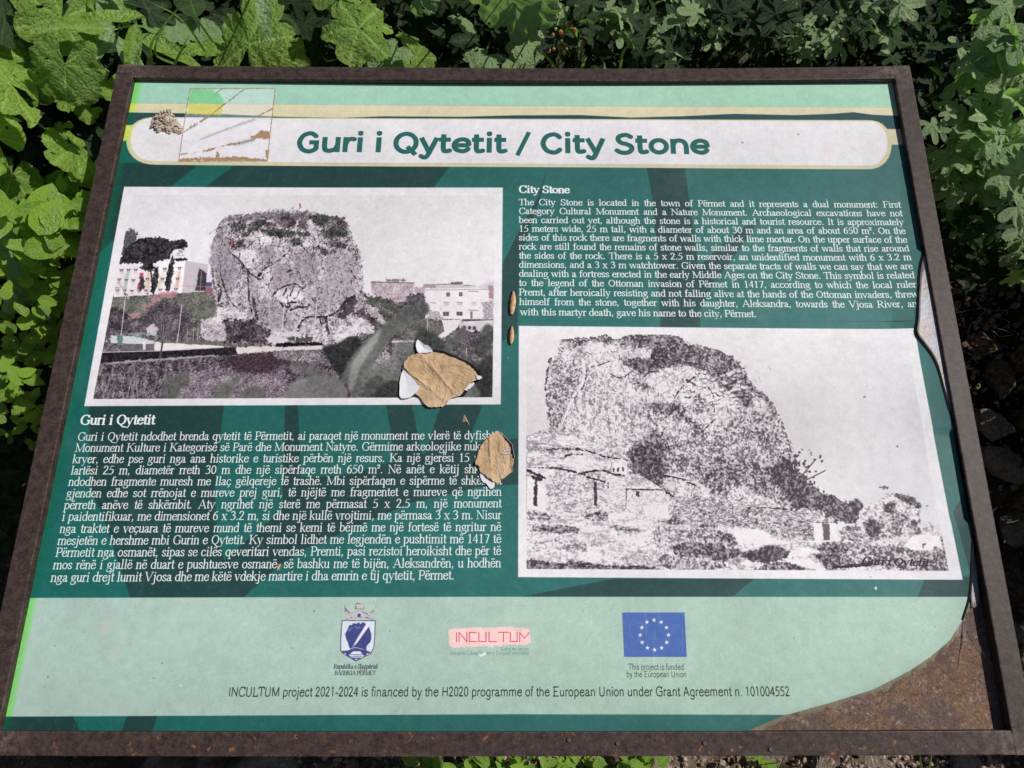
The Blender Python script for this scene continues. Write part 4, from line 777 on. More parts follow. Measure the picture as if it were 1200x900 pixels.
for x, y, c in [(64, 757, (130, 70, 60)), (56, 793, (110, 130, 110)), (180, 795, (130, 150, 130)), (190, 777, (110, 130, 115)), (1020, 676, (168, 120, 110)), (1013, 465, (70, 60, 66)), (1051, 523, (70, 60, 66)), (870, 167, (120, 116, 120)), (935, 157, (120, 116, 120)), (1086, 593, (60, 50, 56))]:
    paint(ell(x, y, 1.3, .9, 8), c, a=.8, rough=.4)
for x, y in [(568, 766), (563, 768), (1026, 689)]: paint(ell(x, y, 1.6, 1.2, 8), (228, 236, 234), a=.9, rough=.6)
paint(ell(972, 183, 6, 3), (236, 214, 206), a=.5, soft=3)
paint([(324, 660), (330, 660.5), (327, 667), (325.5, 665)], (176, 128, 76), rough=.5); line([(329, 661), (326.5, 666)], .6, (236, 232, 224), curve=False)
line([(15, 862), (600, 861), (900, 859)], 2.6, (96, 112, 100), rough=1.2, a=.55, rk='mid'); line([(15, 860.5), (600, 859.5)], .7, (190, 130, 80), rough=1.2, a=.5, rk='mid')
paint([(870, 866), (900, 850), (960, 838), (1020, 826), (1100, 790), (1130, 760), (1145, 700), (1150, 760), (1120, 800), (1030, 840), (930, 862)], (190, 192, 150), a=.5, soft=6)
line([(1050, 818), (985, 836), (940, 850), (880, 862)], 9, (150, 178, 160), a=.35, soft=4)
for i in range(150):   # faint scratches, wipe marks and drips
    x, y = g.uniform(40, 1100), g.uniform(100, 850); L = g.uniform(6, 60); an = g.uniform(-.5, .5) + (1.57 if i % 3 else 0)
    line([(x, y), (x + L * .5 * math.cos(an) + g.uniform(-2, 2), y + L * .5 * math.sin(an)), (x + L * math.cos(an), y + L * math.sin(an))], .35, (214, 220, 216), a=g.uniform(.06, .22))
for i in range(40):    # dusty blotches
    x, y = g.uniform(60, 1090), g.uniform(100, 850); paint(ell(x, y, g.uniform(8, 40), g.uniform(5, 20), 12, g.uniform(0, 3)), (176, 178, 166), a=g.uniform(.03, .08), soft=7, rough=4, rk='soft')
du = np.clip(.5 + .35 * noise('lump', sl) + .25 * noise('mid', sl), 0, 1); du = np.clip(du - .62, 0, 1) * .20
du = du * .45
IMG = IMG * (1 - du[..., None]) + np.array([.70, .70, .65], np.float32) * du[..., None]
f = 1 + .014 * noise('grit', sl) + .016 * noise('mid', sl) + .006 * noise('cloud', sl)
IMG = np.clip(IMG * f[..., None], 0, 1)
IMG = IMG * .99 + .002

# ================================================================ scene helpers
def lin(*c): return tuple(float(v) for v in s2l(c)) + (1.0,)
def new_mat(name):
    m = bpy.data.materials.new(name); m.use_nodes = True
    return m, m.node_tree, m.node_tree.nodes['Principled BSDF']
def noise_node(nt, scale, detail=6, rough=.6, coord='Object', dist=0.0, vec=None):
    n = nt.nodes.new('ShaderNodeTexNoise'); n.inputs['Scale'].default_value = scale; n.inputs['Detail'].default_value = detail
    n.inputs['Roughness'].default_value = rough; n.inputs['Distortion'].default_value = dist
    if vec is None:
        tc = nt.nodes.new('ShaderNodeTexCoord'); vec = tc.outputs[coord]
    nt.links.new(vec, n.inputs['Vector']); return n
def ramp(nt, fac, stops):
    r = nt.nodes.new('ShaderNodeValToRGB'); e = r.color_ramp.elements
    while len(e) < len(stops): e.new(.5)
    for k, (p, c) in enumerate(stops): e[k].position = p; e[k].color = c
    nt.links.new(fac, r.inputs[0]); return r
def mixc(nt, fac, a, b, mode='MIX'):
    m = nt.nodes.new('ShaderNodeMix'); m.data_type = 'RGBA'; m.blend_type = mode
    for i, v in ((0, fac), (6, a), (7, b)):
        if hasattr(v, 'is_linked'): nt.links.new(v, m.inputs[i])
        else: m.inputs[i].default_value = v
    return m.outputs[2]
def bump(nt, h, strength, dist, bs, extra=None):
    b = nt.nodes.new('ShaderNodeBump'); b.inputs['Strength'].default_value = strength; b.inputs['Distance'].default_value = dist
    nt.links.new(h, b.inputs['Height'])
    if extra: nt.links.new(extra, b.inputs['Normal'])
    nt.links.new(b.outputs[0], bs.inputs['Normal']); return b.outputs[0]
def mesh_obj(name, verts, faces, mat=None, parent=None, smooth=False, matrix=None):
    me = bpy.data.meshes.new(name); me.from_pydata([tuple(map(float, v)) for v in verts], [], faces); me.update()
    if mat: me.materials.append(mat)
    if smooth: me.shade_smooth()
    o = bpy.data.objects.new(name, me); COL.objects.link(o)
    if parent is not None: o.parent = parent
    if matrix is not None: o.matrix_basis = matrix
    return o
def bm_obj(name, bm, mat=None, parent=None, smooth=False):
    me = bpy.data.meshes.new(name); bm.to_mesh(me); bm.free()
    if mat: me.materials.append(mat)
    if smooth: me.shade_smooth()
    o = bpy.data.objects.new(name, me); COL.objects.link(o)
    if parent is not None: o.parent = parent
    return o
def tag(o, label=None, cat=None, group=None, kind=None):
    for k, v in (('label', label), ('category', cat), ('group', group), ('kind', kind)):
        if v: o[k] = v
    return o
def empty(name, loc=(0, 0, 0), mat=None):
    o = bpy.data.objects.new(name, None); COL.objects.link(o); o.empty_display_size = .05
    if mat is not None: o.matrix_world = mat
    else: o.location = loc
    return o
def add_box(bm, x0, x1, y0, y1, z0, z1, bevel=0.0, seg=2):
    v = [bm.verts.new(p) for p in ((x0, y0, z0), (x1, y0, z0), (x1, y1, z0), (x0, y1, z0), (x0, y0, z1), (x1, y0, z1), (x1, y1, z1), (x0, y1, z1))]
    f = [bm.faces.new([v[i] for i in q]) for q in ((3, 2, 1, 0), (4, 5, 6, 7), (0, 1, 5, 4), (1, 2, 6, 5), (2, 3, 7, 6), (3, 0, 4, 7))]
    if bevel:
        es = list({e for q in f for e in q.edges}); bmesh.ops.bevel(bm, geom=es, offset=bevel, segments=seg, affect='EDGES', profile=.6)

# ================================================================ materials
def m_frame():
    m, nt, b = new_mat('frame_paint')
    n = noise_node(nt, 900, 3, .7); n2 = noise_node(nt, 14, 5, .6); n3 = noise_node(nt, 70, 8, .75)
    c = ramp(nt, n.outputs[0], [(.22, lin(28, 20, 20)), (.5, lin(44, 34, 33)), (.80, lin(78, 64, 60))])
    c2 = mixc(nt, ramp(nt, n2.outputs[0], [(.4, (0, 0, 0, 1)), (.75, (.5, .5, .5, 1))]).outputs[0], c.outputs[0], lin(52, 41, 40))
    tc = nt.nodes.new('ShaderNodeTexCoord'); sp = nt.nodes.new('ShaderNodeSeparateXYZ'); nt.links.new(tc.outputs['Object'], sp.inputs[0])
    low = nt.nodes.new('ShaderNodeMapRange'); nt.links.new(sp.outputs[1], low.inputs[0])
    for i, v in ((1, -.36), (2, -.385), (3, .0), (4, .085)): low.inputs[i].default_value = v
    ad = nt.nodes.new('ShaderNodeMath'); nt.links.new(n3.outputs[0], ad.inputs[0]); nt.links.new(low.outputs[0], ad.inputs[1])
    rust = ramp(nt, ad.outputs[0], [(.665, (0, 0, 0, 1)), (.73, (1, 1, 1, 1))])
    c2 = mixc(nt, rust.outputs[0], c2, lin(136, 86, 56))
    ge = nt.nodes.new('ShaderNodeNewGeometry'); wn = noise_node(nt, 120, 6, .8)
    me_ = nt.nodes.new('ShaderNodeMath'); me_.operation = 'MULTIPLY'; pr = ramp(nt, ge.outputs['Pointiness'], [(.52, (0, 0, 0, 1)), (.60, (1, 1, 1, 1))]); nt.links.new(pr.outputs[0], me_.inputs[0]); nt.links.new(ramp(nt, wn.outputs[0], [(.40, (0, 0, 0, 1)), (.62, (1, 1, 1, 1))]).outputs[0], me_.inputs[1])
    c2 = mixc(nt, me_.outputs[0], c2, lin(142, 122, 112))
    wv = noise_node(nt, 26, 10, .8, dist=2.5); c2 = mixc(nt, ramp(nt, wv.outputs[0], [(.495, (0, 0, 0, 1)), (.5, (.45, .45, .45, 1)), (.505, (0, 0, 0, 1))]).outputs[0], c2, lin(120, 104, 98))
    nt.links.new(c2, b.inputs['Base Color'])
    b.inputs['Roughness'].default_value = .45; b.inputs['Specular IOR Level'].default_value = .18
    bump(nt, n.outputs[0], .35, .0006, b); return m
def m_print():
    im = bpy.data.images.new('print_artwork', AW, AH, alpha=False, float_buffer=False)
    px = np.ones((AH, AW, 4), np.float32); px[..., :3] = IMG[::-1]
    im.pixels.foreach_set(px.ravel()); im.update(); im.pack()
    m, nt, b = new_mat('printed_vinyl')
    t = nt.nodes.new('ShaderNodeTexImage'); t.image = im; t.extension = 'EXTEND'; t.interpolation = 'Linear'
    nt.links.new(t.outputs[0], b.inputs['Base Color'])
    b.inputs['Roughness'].default_value = .5; b.inputs['Specular IOR Level'].default_value = .12
    n = noise_node(nt, 1500, 2, .6); n2 = noise_node(nt, 9, 3, .5)
    x = bump(nt, n2.outputs[0], .25, .004, b); bump(nt, n.outputs[0], .12, .0003, b, x); return m
def m_simple(name, c0, c1, scale=60, rough=.7, spec=.3, bstr=.3, bdist=.002, detail=8, c2=None, bscale=None, dist=0):
    m, nt, b = new_mat(name); n = noise_node(nt, scale, detail, .65, dist=dist)
    st = [(.33, c0), (.66, c1)] if c2 is None else [(.3, c0), (.5, c1), (.7, c2)]
    nt.links.new(ramp(nt, n.outputs[0], st).outputs[0], b.inputs['Base Color'])
    b.inputs['Roughness'].default_value = rough; b.inputs['Specular IOR Level'].default_value = spec
    h = noise_node(nt, bscale, detail, .65) if bscale else n
    if bstr: bump(nt, h.outputs[0], bstr, bdist, b)
    return m
def m_leaf(name, dark, light, trans, veincol=None, spec=.35, rough=.45, bscale=160, bstr=.35, var=.35, cell=0):
    m, nt, b = new_mat(name); out = nt.nodes['Material Output']
    info = nt.nodes.new('ShaderNodeObjectInfo'); n = noise_node(nt, 26, 4, .6)
    ad = nt.nodes.new('ShaderNodeMath'); ad.operation = 'MULTIPLY_ADD'; nt.links.new(info.outputs['Random'], ad.inputs[0]); ad.inputs[1].default_value = var
    nt.links.new(n.outputs[0], ad.inputs[2])
    c = ramp(nt, ad.outputs[0], [(.3, dark), (1.0, light)])
    at_ = nt.nodes.new('ShaderNodeAttribute'); at_.attribute_name = 'vein'
    col_ = mixc(nt, at_.outputs['Fac'], c.outputs[0], veincol or light)
    nt.links.new(col_, b.inputs['Base Color']); b.inputs['Roughness'].default_value = rough; b.inputs['Specular IOR Level'].default_value = spec
    bn = noise_node(nt, 14, 4, .6); bo = bump(nt, bn.outputs[0], .5, .03, b)
    if cell:
        tc = nt.nodes.new('ShaderNodeTexCoord'); wn = noise_node(nt, 5, 2, .5); vm = mixc(nt, .12, tc.outputs['Object'], wn.outputs['Color'])
        vo = nt.nodes.new('ShaderNodeTexVoronoi'); vo.feature = 'DISTANCE_TO_EDGE'; vo.inputs['Scale'].default_value = cell; nt.links.new(vm, vo.inputs['Vector'])
        vr = ramp(nt, vo.outputs['Distance'], [(0, (0, 0, 0, 1)), (.22, (1, 1, 1, 1))]); bump(nt, vr.outputs[0], .32, .022, b, bo)
        col_ = mixc(nt, ramp(nt, vo.outputs['Distance'], [(0, (.30, .30, .30, 1)), (.05, (0, 0, 0, 1))]).outputs[0], col_, veincol or light); nt.links.new(col_, b.inputs['Base Color'])
    if cell:
        sp_ = noise_node(nt, 34, 3, .6); col_ = mixc(nt, ramp(nt, sp_.outputs[0], [(.66, (0, 0, 0, 1)), (.72, (.7, .7, .7, 1))]).outputs[0], col_, lin(96, 84, 40)); nt.links.new(col_, b.inputs['Base Color'])
    tr = nt.nodes.new('ShaderNodeBsdfTranslucent'); nt.links.new(mixc(nt, 1.0, col_, trans, 'MULTIPLY'), tr.inputs[0])
    add = nt.nodes.new('ShaderNodeAddShader'); nt.links.new(b.outputs[0], add.inputs[0]); nt.links.new(tr.outputs[0], add.inputs[1]); nt.links.new(add.outputs[0], out.inputs[0])
    if cell:   # insect holes
        hn = noise_node(nt, 3.6, 2, .4, dist=.5); hr = ramp(nt, hn.outputs[0], [(.69, (0, 0, 0, 1)), (.70, (1, 1, 1, 1))]); ts = nt.nodes.new('ShaderNodeBsdfTransparent'); ms = nt.nodes.new('ShaderNodeMixShader')
        nt.links.new(hr.outputs[0], ms.inputs[0]); nt.links.new(add.outputs[0], ms.inputs[1]); nt.links.new(ts.outputs[0], ms.inputs[2]); nt.links.new(ms.outputs[0], out.inputs[0])
    return m
M = dict(frame=m_frame(), printed=m_print())
def m_backing():
    m, nt, b = new_mat('rusted_backing'); n = noise_node(nt, 38, 10, .68, dist=.6); n2 = noise_node(nt, 240, 6, .7); n3 = noise_node(nt, 8, 3, .5)
    c = ramp(nt, n.outputs[0], [(.30, lin(88, 66, 56)), (.42, lin(122, 94, 80)), (.50, lin(150, 112, 82)), (.57, lin(128, 108, 98)), (.66, lin(174, 150, 138))])
    c2 = mixc(nt, ramp(nt, n2.outputs[0], [(.42, (0, 0, 0, 1)), (.68, (.75, .75, .75, 1))]).outputs[0], c.outputs[0], lin(66, 52, 46))
    c3 = mixc(nt, ramp(nt, n3.outputs[0], [(.45, (0, 0, 0, 1)), (.62, (.45, .45, .45, 1))]).outputs[0], c2, lin(138, 102, 66))
    n6 = noise_node(nt, 17, 5, .6, dist=1.5); c3 = mixc(nt, ramp(nt, n6.outputs[0], [(.42, (.75, .75, .75, 1)), (.52, (0, 0, 0, 1)), (.60, (0, 0, 0, 1)), (.70, (.6, .6, .6, 1))]).outputs[0], c3, lin(96, 78, 74))
    n4 = noise_node(nt, 520, 8, .75); n5 = noise_node(nt, 150, 9, .8, dist=1.2)
    c3 = mixc(nt, ramp(nt, n4.outputs[0], [(.50, (0, 0, 0, 1)), (.58, (.75, .75, .75, 1))]).outputs[0], c3, lin(62, 46, 40))
    c3 = mixc(nt, ramp(nt, n5.outputs[0], [(.56, (0, 0, 0, 1)), (.66, (.85, .85, .85, 1))]).outputs[0], c3, lin(196, 176, 166))
    nt.links.new(c3, b.inputs['Base Color']); b.inputs['Roughness'].default_value = .55
    bump(nt, n5.outputs[0], .8, .003, b); return m
M['backing'] = m_backing()
M['kraft'] = m_simple('torn_kraft_paper', lin(168, 138, 106), lin(188, 158, 124), 50, .8, .2, .35, .001, c2=lin(202, 178, 150), bscale=260)
M['white_paper'] = m_simple('white_paper', lin(206, 206, 212), lin(220, 219, 224), 40, .6, .3, .1, .001)
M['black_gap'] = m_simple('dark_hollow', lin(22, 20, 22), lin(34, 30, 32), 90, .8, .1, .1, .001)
M['wood'] = m_simple('pale_split_wood', lin(170, 132, 96), lin(212, 178, 142), 240, .7, .2, .3, .001)
M['mud'] = m_simple('dried_mud', lin(118, 104, 94), lin(182, 166, 152), 160, .95, .1, .6, .002, c2=lin(206, 194, 182), bscale=500)
M['steel'] = m_simple('post_steel', lin(70, 60, 60), lin(92, 80, 80), 60, .5, .4, .1, .001)
def m_film():
    m, nt, b = new_mat('milky_film'); n = noise_node(nt, 26, 6, .6, dist=.4); n2 = noise_node(nt, 160, 5, .7)
    c = ramp(nt, n.outputs[0], [(.3, lin(120, 112, 116)), (.5, lin(146, 136, 134)), (.7, lin(140, 152, 174))])
    nt.links.new(mixc(nt, ramp(nt, n2.outputs[0], [(.5, (0, 0, 0, 1)), (.75, (.45, .45, .45, 1))]).outputs[0], c.outputs[0], lin(120, 104, 94)), b.inputs['Base Color'])
    b.inputs['Roughness'].default_value = .35; b.inputs['Specular IOR Level'].default_value = .4
    bump(nt, n2.outputs[0], .4, .002, b); return m
M['film'] = m_film()
M['mallow'] = m_leaf('mallow_leaf', lin(56, 82, 28), lin(120, 148, 56), (1.1, 1.3, .3, 1), lin(146, 170, 92), cell=6.5)
M['mallow_pale'] = m_leaf('mallow_leaf_pale', lin(96, 120, 76), lin(126, 148, 102), (.8, 1, .5, 1), lin(126, 146, 108), cell=6.5)
M['weed'] = m_leaf('ovate_leaf', lin(62, 92, 26), lin(134, 162, 54), (.9, 1.1, .35, 1), lin(112, 140, 70), rough=.35, spec=.5)
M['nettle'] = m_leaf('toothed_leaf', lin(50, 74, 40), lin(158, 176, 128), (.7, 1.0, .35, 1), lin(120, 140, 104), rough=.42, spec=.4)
M['nettle_shade'] = m_leaf('toothed_leaf_shade', lin(22, 36, 18), lin(54, 74, 38), (.5, .7, .3, 1), lin(64, 80, 58), rough=.5, spec=.25)  # shaded copy of the toothed leaf, shade put into its colour
M['under'] = m_leaf('understory_leaf', lin(20, 30, 16), lin(38, 54, 26), (.4, .5, .2, 1), lin(44, 60, 32), rough=.6, spec=.2)  # colour darkened to deepen the shade between the leaves
M['grass'] = m_leaf('grass_blade', lin(84, 114, 48), lin(124, 150, 80), (.8, 1, .4, 1), rough=.4)
M['stem'] = m_simple('green_stem', lin(60, 78, 38), lin(100, 118, 62), 60, .5, .3, 0)
M['brown_stem'] = m_simple('brown_stem', lin(110, 84, 66), lin(160, 126, 104), 60, .7, .2, 0)
M['bud'] = m_simple('flower_bud', lin(140, 96, 70), lin(190, 150, 100), 300, .7, .2, 0)
M['dry'] = m_simple('dry_grass', lin(120, 104, 84), lin(168, 150, 122), 60, .8, .1, 0)
M['stone'] = m_simple('pale_limestone', lin(116, 100, 86), lin(184, 164, 148), 4.5, .9, .15, .9, .10, c2=lin(206, 188, 172), bscale=7, detail=12)
M['stone2'] = m_simple('brown_stone', lin(72, 58, 44), lin(140, 118, 92), 3.2, .9, .15, .9, .12, c2=lin(190, 170, 140), bscale=5, detail=12)
M['soil'] = m_simple('dry_soil', lin(60, 48, 38), lin(122, 102, 84), 9, .95, .1, .9, .02, c2=lin(188, 168, 146), bscale=34, detail=14)
def m_soil():
    m, nt, b = new_mat('dry_soil'); n = noise_node(nt, 9, 14, .65); n2 = noise_node(nt, 60, 12, .7)
    c = ramp(nt, n.outputs[0], [(.3, lin(70, 58, 48)), (.5, lin(126, 108, 92)), (.68, lin(186, 168, 150))])
    c = mixc(nt, ramp(nt, n2.outputs[0], [(.45, (0, 0, 0, 1)), (.7, (.7, .7, .7, 1))]).outputs[0], c.outputs[0], lin(78, 62, 50))
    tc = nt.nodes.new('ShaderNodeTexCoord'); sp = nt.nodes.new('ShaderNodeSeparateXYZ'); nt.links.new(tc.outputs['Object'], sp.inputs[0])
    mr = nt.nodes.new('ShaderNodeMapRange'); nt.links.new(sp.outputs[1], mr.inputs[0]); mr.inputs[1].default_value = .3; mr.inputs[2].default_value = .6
    bank_shade = mixc(nt, n2.outputs[0], lin(22, 17, 13), lin(62, 50, 38))  # bank soil darkened to put shade into the gaps behind the leaves
    nt.links.new(mixc(nt, mr.outputs[0], c, bank_shade), b.inputs['Base Color']); b.inputs['Roughness'].default_value = .95; b.inputs['Specular IOR Level'].default_value = .1
    bump(nt, n2.outputs[0], .9, .02, b); return m
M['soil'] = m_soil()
M['litter'] = m_simple('leaf_litter', lin(84, 68, 50), lin(140, 118, 92), 40, .9, .1, .2, .002)

# ================================================================ ground: one sheet, a bank rising behind the board
def _sm(t): t = min(1, max(0, t)); return t * t * (3 - 2 * t)
_gn = spectral(1.5, 3, 200, 77, 256); _gn2 = spectral(1.1, 6, 120, 78, 256)
def gnoise(a, x, y, s):
    x = (x * s) % 256; y = (y * s) % 256; i, j = int(x), int(y); fx, fy = x - i, y - j
    i2, j2 = (i + 1) % 256, (j + 1) % 256
    return (a[j, i] * (1 - fx) + a[j, i2] * fx) * (1 - fy) + (a[j2, i] * (1 - fx) + a[j2, i2] * fx) * fy
def ground_z(x, y):
    r = math.hypot(x, y)
    z = .95 * _sm((y - .25) / 1.5) + .12 * _sm((r - 2) / 6)
    k = 1 / (1 + (r / 4) ** 2)
    return z + k * (.035 * gnoise(_gn, x, y, 60) + .010 * gnoise(_gn2, x, y, 160))
def build_ground():
    xs = list(np.linspace(-1.8, 2.0, 230)); ys = list(np.linspace(-.9, 2.6, 210))
    ext = [3, 4.5, 7, 12, 25, 60, 150]
    xs = [-v for v in reversed(ext)] + xs + ext; ys = [-v for v in reversed(ext)] + ys + ext
    vs = [(x, y, ground_z(x, y)) for y in ys for x in xs]; n = len(xs)
    fs = [(j * n + i, j * n + i + 1, (j + 1) * n + i + 1, (j + 1) * n + i) for j in range(len(ys) - 1) for i in range(n - 1)]
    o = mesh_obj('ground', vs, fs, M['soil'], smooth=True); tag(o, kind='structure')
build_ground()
def hit_ground(x, y):
    d = BOARD_R @ ray_b(x, y); d = d / np.linalg.norm(d); s = .6
    while s < 6:
        p = CAM_W + d * s
        if p[2] < ground_z(p[0], p[1]):
            for _ in range(3):
                s -= .012; p = CAM_W + d * s
                if p[2] > ground_z(p[0], p[1]): break
            return s, p
        s += .04
    return 6, CAM_W + d * 6

# ================================================================ the information board
BM4 = Matrix.Identity(4)
for i in range(3):
    for j in range(3): BM4[i][j] = BOARD_R[i, j]
    BM4[i][3] = BOARD_C[i]
board = empty('information_board', mat=BM4)
tag(board, 'leaning information board about the City Stone in a dark brown metal frame', 'sign')
IX, IT, IB = .4785, .3765, -.3745
def rail(x0, x1, y0, y1):
    bm = bmesh.new(); add_box(bm, x0, x1, y0, y1, -.030, 0.0, .0011, 2)
    bmesh.ops.subdivide_edges(bm, edges=[e for e in bm.edges if e.calc_length() > .3], cuts=30, use_grid_fill=False)
    g = random.Random(int(x0 * 1000 + y1 * 77))
    for v in bm.verts:
        v.co.z += .0007 * math.sin(v.co.x * 9 + v.co.y * 7 + g.random() * .1)
        if y0 > .3: v.co.y -= .0045 * (1 - (v.co.x / .5) ** 2) * 1.0
        if y0 < -.36 and y1 < 0 and x1 - x0 > .9: v.co.y -= .0012 * (1 - (v.co.x / .5) ** 2)
    o = bm_obj('frame_rail', bm, M['frame'], board); return o
rail(-.5, -IX, -BH / 2, BH / 2); rail(IX, .5, -BH / 2, BH / 2)
rail(-IX - .0002, IX + .0002, IT, BH / 2 - .0004); rail(-IX - .0002, IX + .0002, -BH / 2 + .0004, IB)
bm = bmesh.new(); add_box(bm, -IX - .004, IX + .004, IB - .004, IT + .004, -.0180, -.0125); bm_obj('backing_plate', bm, M['backing'], board)
for sx in (-1, 1):
    bm = bmesh.new(); R = BOARD_R.T
    add_box(bm, sx * .33 - .025, sx * .33 + .025, -.03, .03, -.06, BOARD_C[2] - .036, .003)
    o = bm_obj('post', bm, M['steel']); o.parent = board
    o.matrix_parent_inverse = BM4.inverted(); o.location = (0, 0, 0)
for x, y in [(826, 871), (667, 867), (724, 871), (411, 868), (903, 878)]:
    p = on_board(x, y); bm = bmesh.new()
    bmesh.ops.create_cone(bm, cap_ends=True, segments=14, radius1=.0022, radius2=.0018, depth=.0012)
    o = bm_obj('rivet', bm, M['steel'], board); o.location = (p[0], p[1], .0006)
# the sheet: left edge to the torn, curling right edge
EDGE = [(1052, 88), (1062, 150), (1074, 230), (1083, 290), (1076, 313), (1074, 343), (1072.5, 375), (1070.5, 392), (1079.5, 404), (1090, 418), (1097, 432), (1102.5, 450), (1113, 487), (1126, 523), (1134.6, 569),
        (1139, 608), (1138, 640), (1136, 683), (1133, 703.5), (1125.8, 726.7), (1111, 750), (1088, 770), (1062, 787), (1021.8, 807.6), (975.6, 822), (917.8, 838), (877, 855), (850, 866)]
EB = [on_board(x, y, SHEET_N) for x, y in EDGE]
def right_edge(u):
    for a, b in zip(EB[:-1], EB[1:]):
        if a[1] >= u >= b[1]:
            t = (a[1] - u) / max(1e-6, a[1] - b[1]); x = a[0] + t * (b[0] - a[0]); break
    else: x = EB[0][0] if u > EB[0][1] else EB[-1][0]
    return min(x, IX + .003)
def sheet_n(x, u):
    xr = right_edge(u); z = SHEET_N + .0005 * math.sin(x * 11 + 1) * math.sin(u * 9)
    d = xr - x
    if xr < IX + .002: z += .0035 * math.exp(-d / .02) * _sm((.25 - u) / .2 + .3)
    return z
def sheet_patch(name, parent, x0, x1, u0, u1, nx, ny, lift, edge=False):
    vs, fs, uv = [], [], []
    us = sorted(set(list(np.linspace(u1, u0, ny)) + ([p[1] for p in EB if u0 < p[1] < u1] if edge else [])), reverse=True)
    for u in us:
        xr = right_edge(u) if edge else x1
        for i in range(nx):
            t = i / (nx - 1)
            if edge: t = 1 - (1 - t) ** 1.5
            x = x0 + (xr - x0) * t; vs.append((x, u, sheet_n(x, u) + lift)); uv.append(((x + BW / 2) / BW, (u + BH / 2) / BH))
    for j in range(len(us) - 1):
        for i in range(nx - 1): a = j * nx + i; fs.append((a, a + nx, a + nx + 1, a + 1))
    o = mesh_obj(name, vs, fs, M['printed'], parent, smooth=True); l = o.data.uv_layers.new(name='print')
    for lp in o.data.loops: l.data[lp.index].uv = uv[lp.vertex_index]
    return o
sheet = sheet_patch('print_sheet', board, -IX - .003, IX, IB - .002, IT + .002, 90, 150, 0, True)
def px_patch(name, x0, y0, x1, y1, lift=.00012, nx=12, ny=8, label=None):
    c = [on_board(x, y, SHEET_N) for x, y in ((x0, y0), (x1, y0), (x1, y1), (x0, y1))]
    o = sheet_patch(name, sheet, max(c[0][0], c[3][0]) if 0 else min(c[0][0], c[3][0]), max(c[1][0], c[2][0]), c[3][1], c[0][1], nx, ny, lift)
    if label: o['label'] = label
    return o
def quad_patch(name, pts, lift=.00015, n=14, label=None):
    """a four-sided printed field given by its corners in the photo, laid on the sheet"""
    c = [on_board(x, y, SHEET_N)[:2] for x, y in pts]; vs, fs, uv = [], [], []
    for j in range(n):
        for i in range(n):
            s, t = i / (n - 1), j / (n - 1); p = (c[0] * (1 - s) + c[1] * s) * (1 - t) + (c[3] * (1 - s) + c[2] * s) * t
            vs.append((p[0], p[1], sheet_n(p[0], p[1]) + lift)); uv.append(((p[0] + BW / 2) / BW, (p[1] + BH / 2) / BH))
    for j in range(n - 1):
        for i in range(n - 1): a = j * n + i; fs.append((a, a + n, a + n + 1, a + 1))
    o = mesh_obj(name, vs, fs, M['printed'], sheet, smooth=True); l = o.data.uv_layers.new(name='print')
    for lp in o.data.loops: l.data[lp.index].uv = uv[lp.vertex_index]
    if label: o['label'] = label
quad_patch('printed_photograph', [(145.7, 219), (589.3, 220), (586.8, 474), (98.6, 476)], label='colour photograph of a big grey boulder above a town')
quad_patch('printed_photograph', [(608, 382), (1070.0, 386), (1126.5, 679.7), (607, 676.3)], label='old black and white picture of the boulder above stone houses')
quad_patch('flag', [(729.3, 717.8), (802.2, 717.8), (804.8, 769.8), (731.4, 769.8)], n=6, label='blue flag with a ring of twelve stars')
quad_patch('coat_of_arms', [(400, 706), (444, 706), (443, 776), (398, 776)], n=6, label='town coat of arms with a blue shell under a crown')
quad_patch('project_logo', [(524, 734), (623, 734), (623, 769), (524, 769)], n=6, label='pink brush stroke with the word INCULTUM')
quad_patch('title_banner', [(152, 138.0), (1040, 142), (1040, 194.5), (152, 189.6)], n=16, label='white banner with the green title')
quad_patch('text_block', [(604, 214), (1062, 216), (1070, 377), (604, 376)], n=12, label='white English text')
quad_patch('text_block', [(86, 484), (606, 484), (606, 690), (40, 690)], n=12, label='white Albanian text')

def poly_board(name, pts, n0, mat, parent=board, hfun=None, rings=6, center=None, thick=0, wob=.0):
    """a thin crumpled piece lying on the board: outline in photo points, star-shaped about its centre"""
    gj = random.Random(len(pts) * 7 + int(pts[0][0])); jit = .42 if mat in (M['kraft'], M['white_paper']) else .12
    P = [on_board(x + gj.gauss(0, jit), y + gj.gauss(0, jit), SHEET_N)[:2] for x, y in smooth_closed(pts, 4)]
    c = np.mean(P, 0) if center is None else on_board(*center, SHEET_N)[:2]
    vs = [(c[0], c[1], 0)]; k = len(P)
    for r in range(1, rings + 1):
        for p in P: q = c + (p - c) * (r / rings); vs.append((q[0], q[1], 0))
    out = []
    for i, v in enumerate(vs):
        rr = 0 if i == 0 else ((i - 1) // k + 1) / rings
        out.append((v[0], v[1], n0 + (hfun(v[0] - c[0], v[1] - c[1], rr) if hfun else 0)))
    fs = [(0, 1 + i, 1 + (i + 1) % k) for i in range(k)]
    for r in range(rings - 1):
        for i in range(k): a = 1 + r * k; fs.append((a + i, a + k + i, a + k + (i + 1) % k, a + (i + 1) % k))
    o = mesh_obj(name, out, fs, mat, parent, smooth=(mat is M['film']))
    if thick:
        md = o.modifiers.new('thickness', 'SOLIDIFY'); md.thickness = thick; md.offset = -1
    return o
def crease(x, y, lines, base=.0):
    h = base + .00045 * (gnoise(_gn, x + 3, y + 5, 1400) + .5 * gnoise(_gn2, x + 1, y + 2, 2600))
    for (ax, ay, bx_, by_, w, a) in lines:
        dx, dy = bx_ - ax, by_ - ay; L = math.hypot(dx, dy); d = ((x - ax) * dy - (y - ay) * dx) / L
        h += a * math.exp(-abs(d) / w)
    return h
E1b = T(460, 380, 7.5); P1b = T(540, 480, 9)
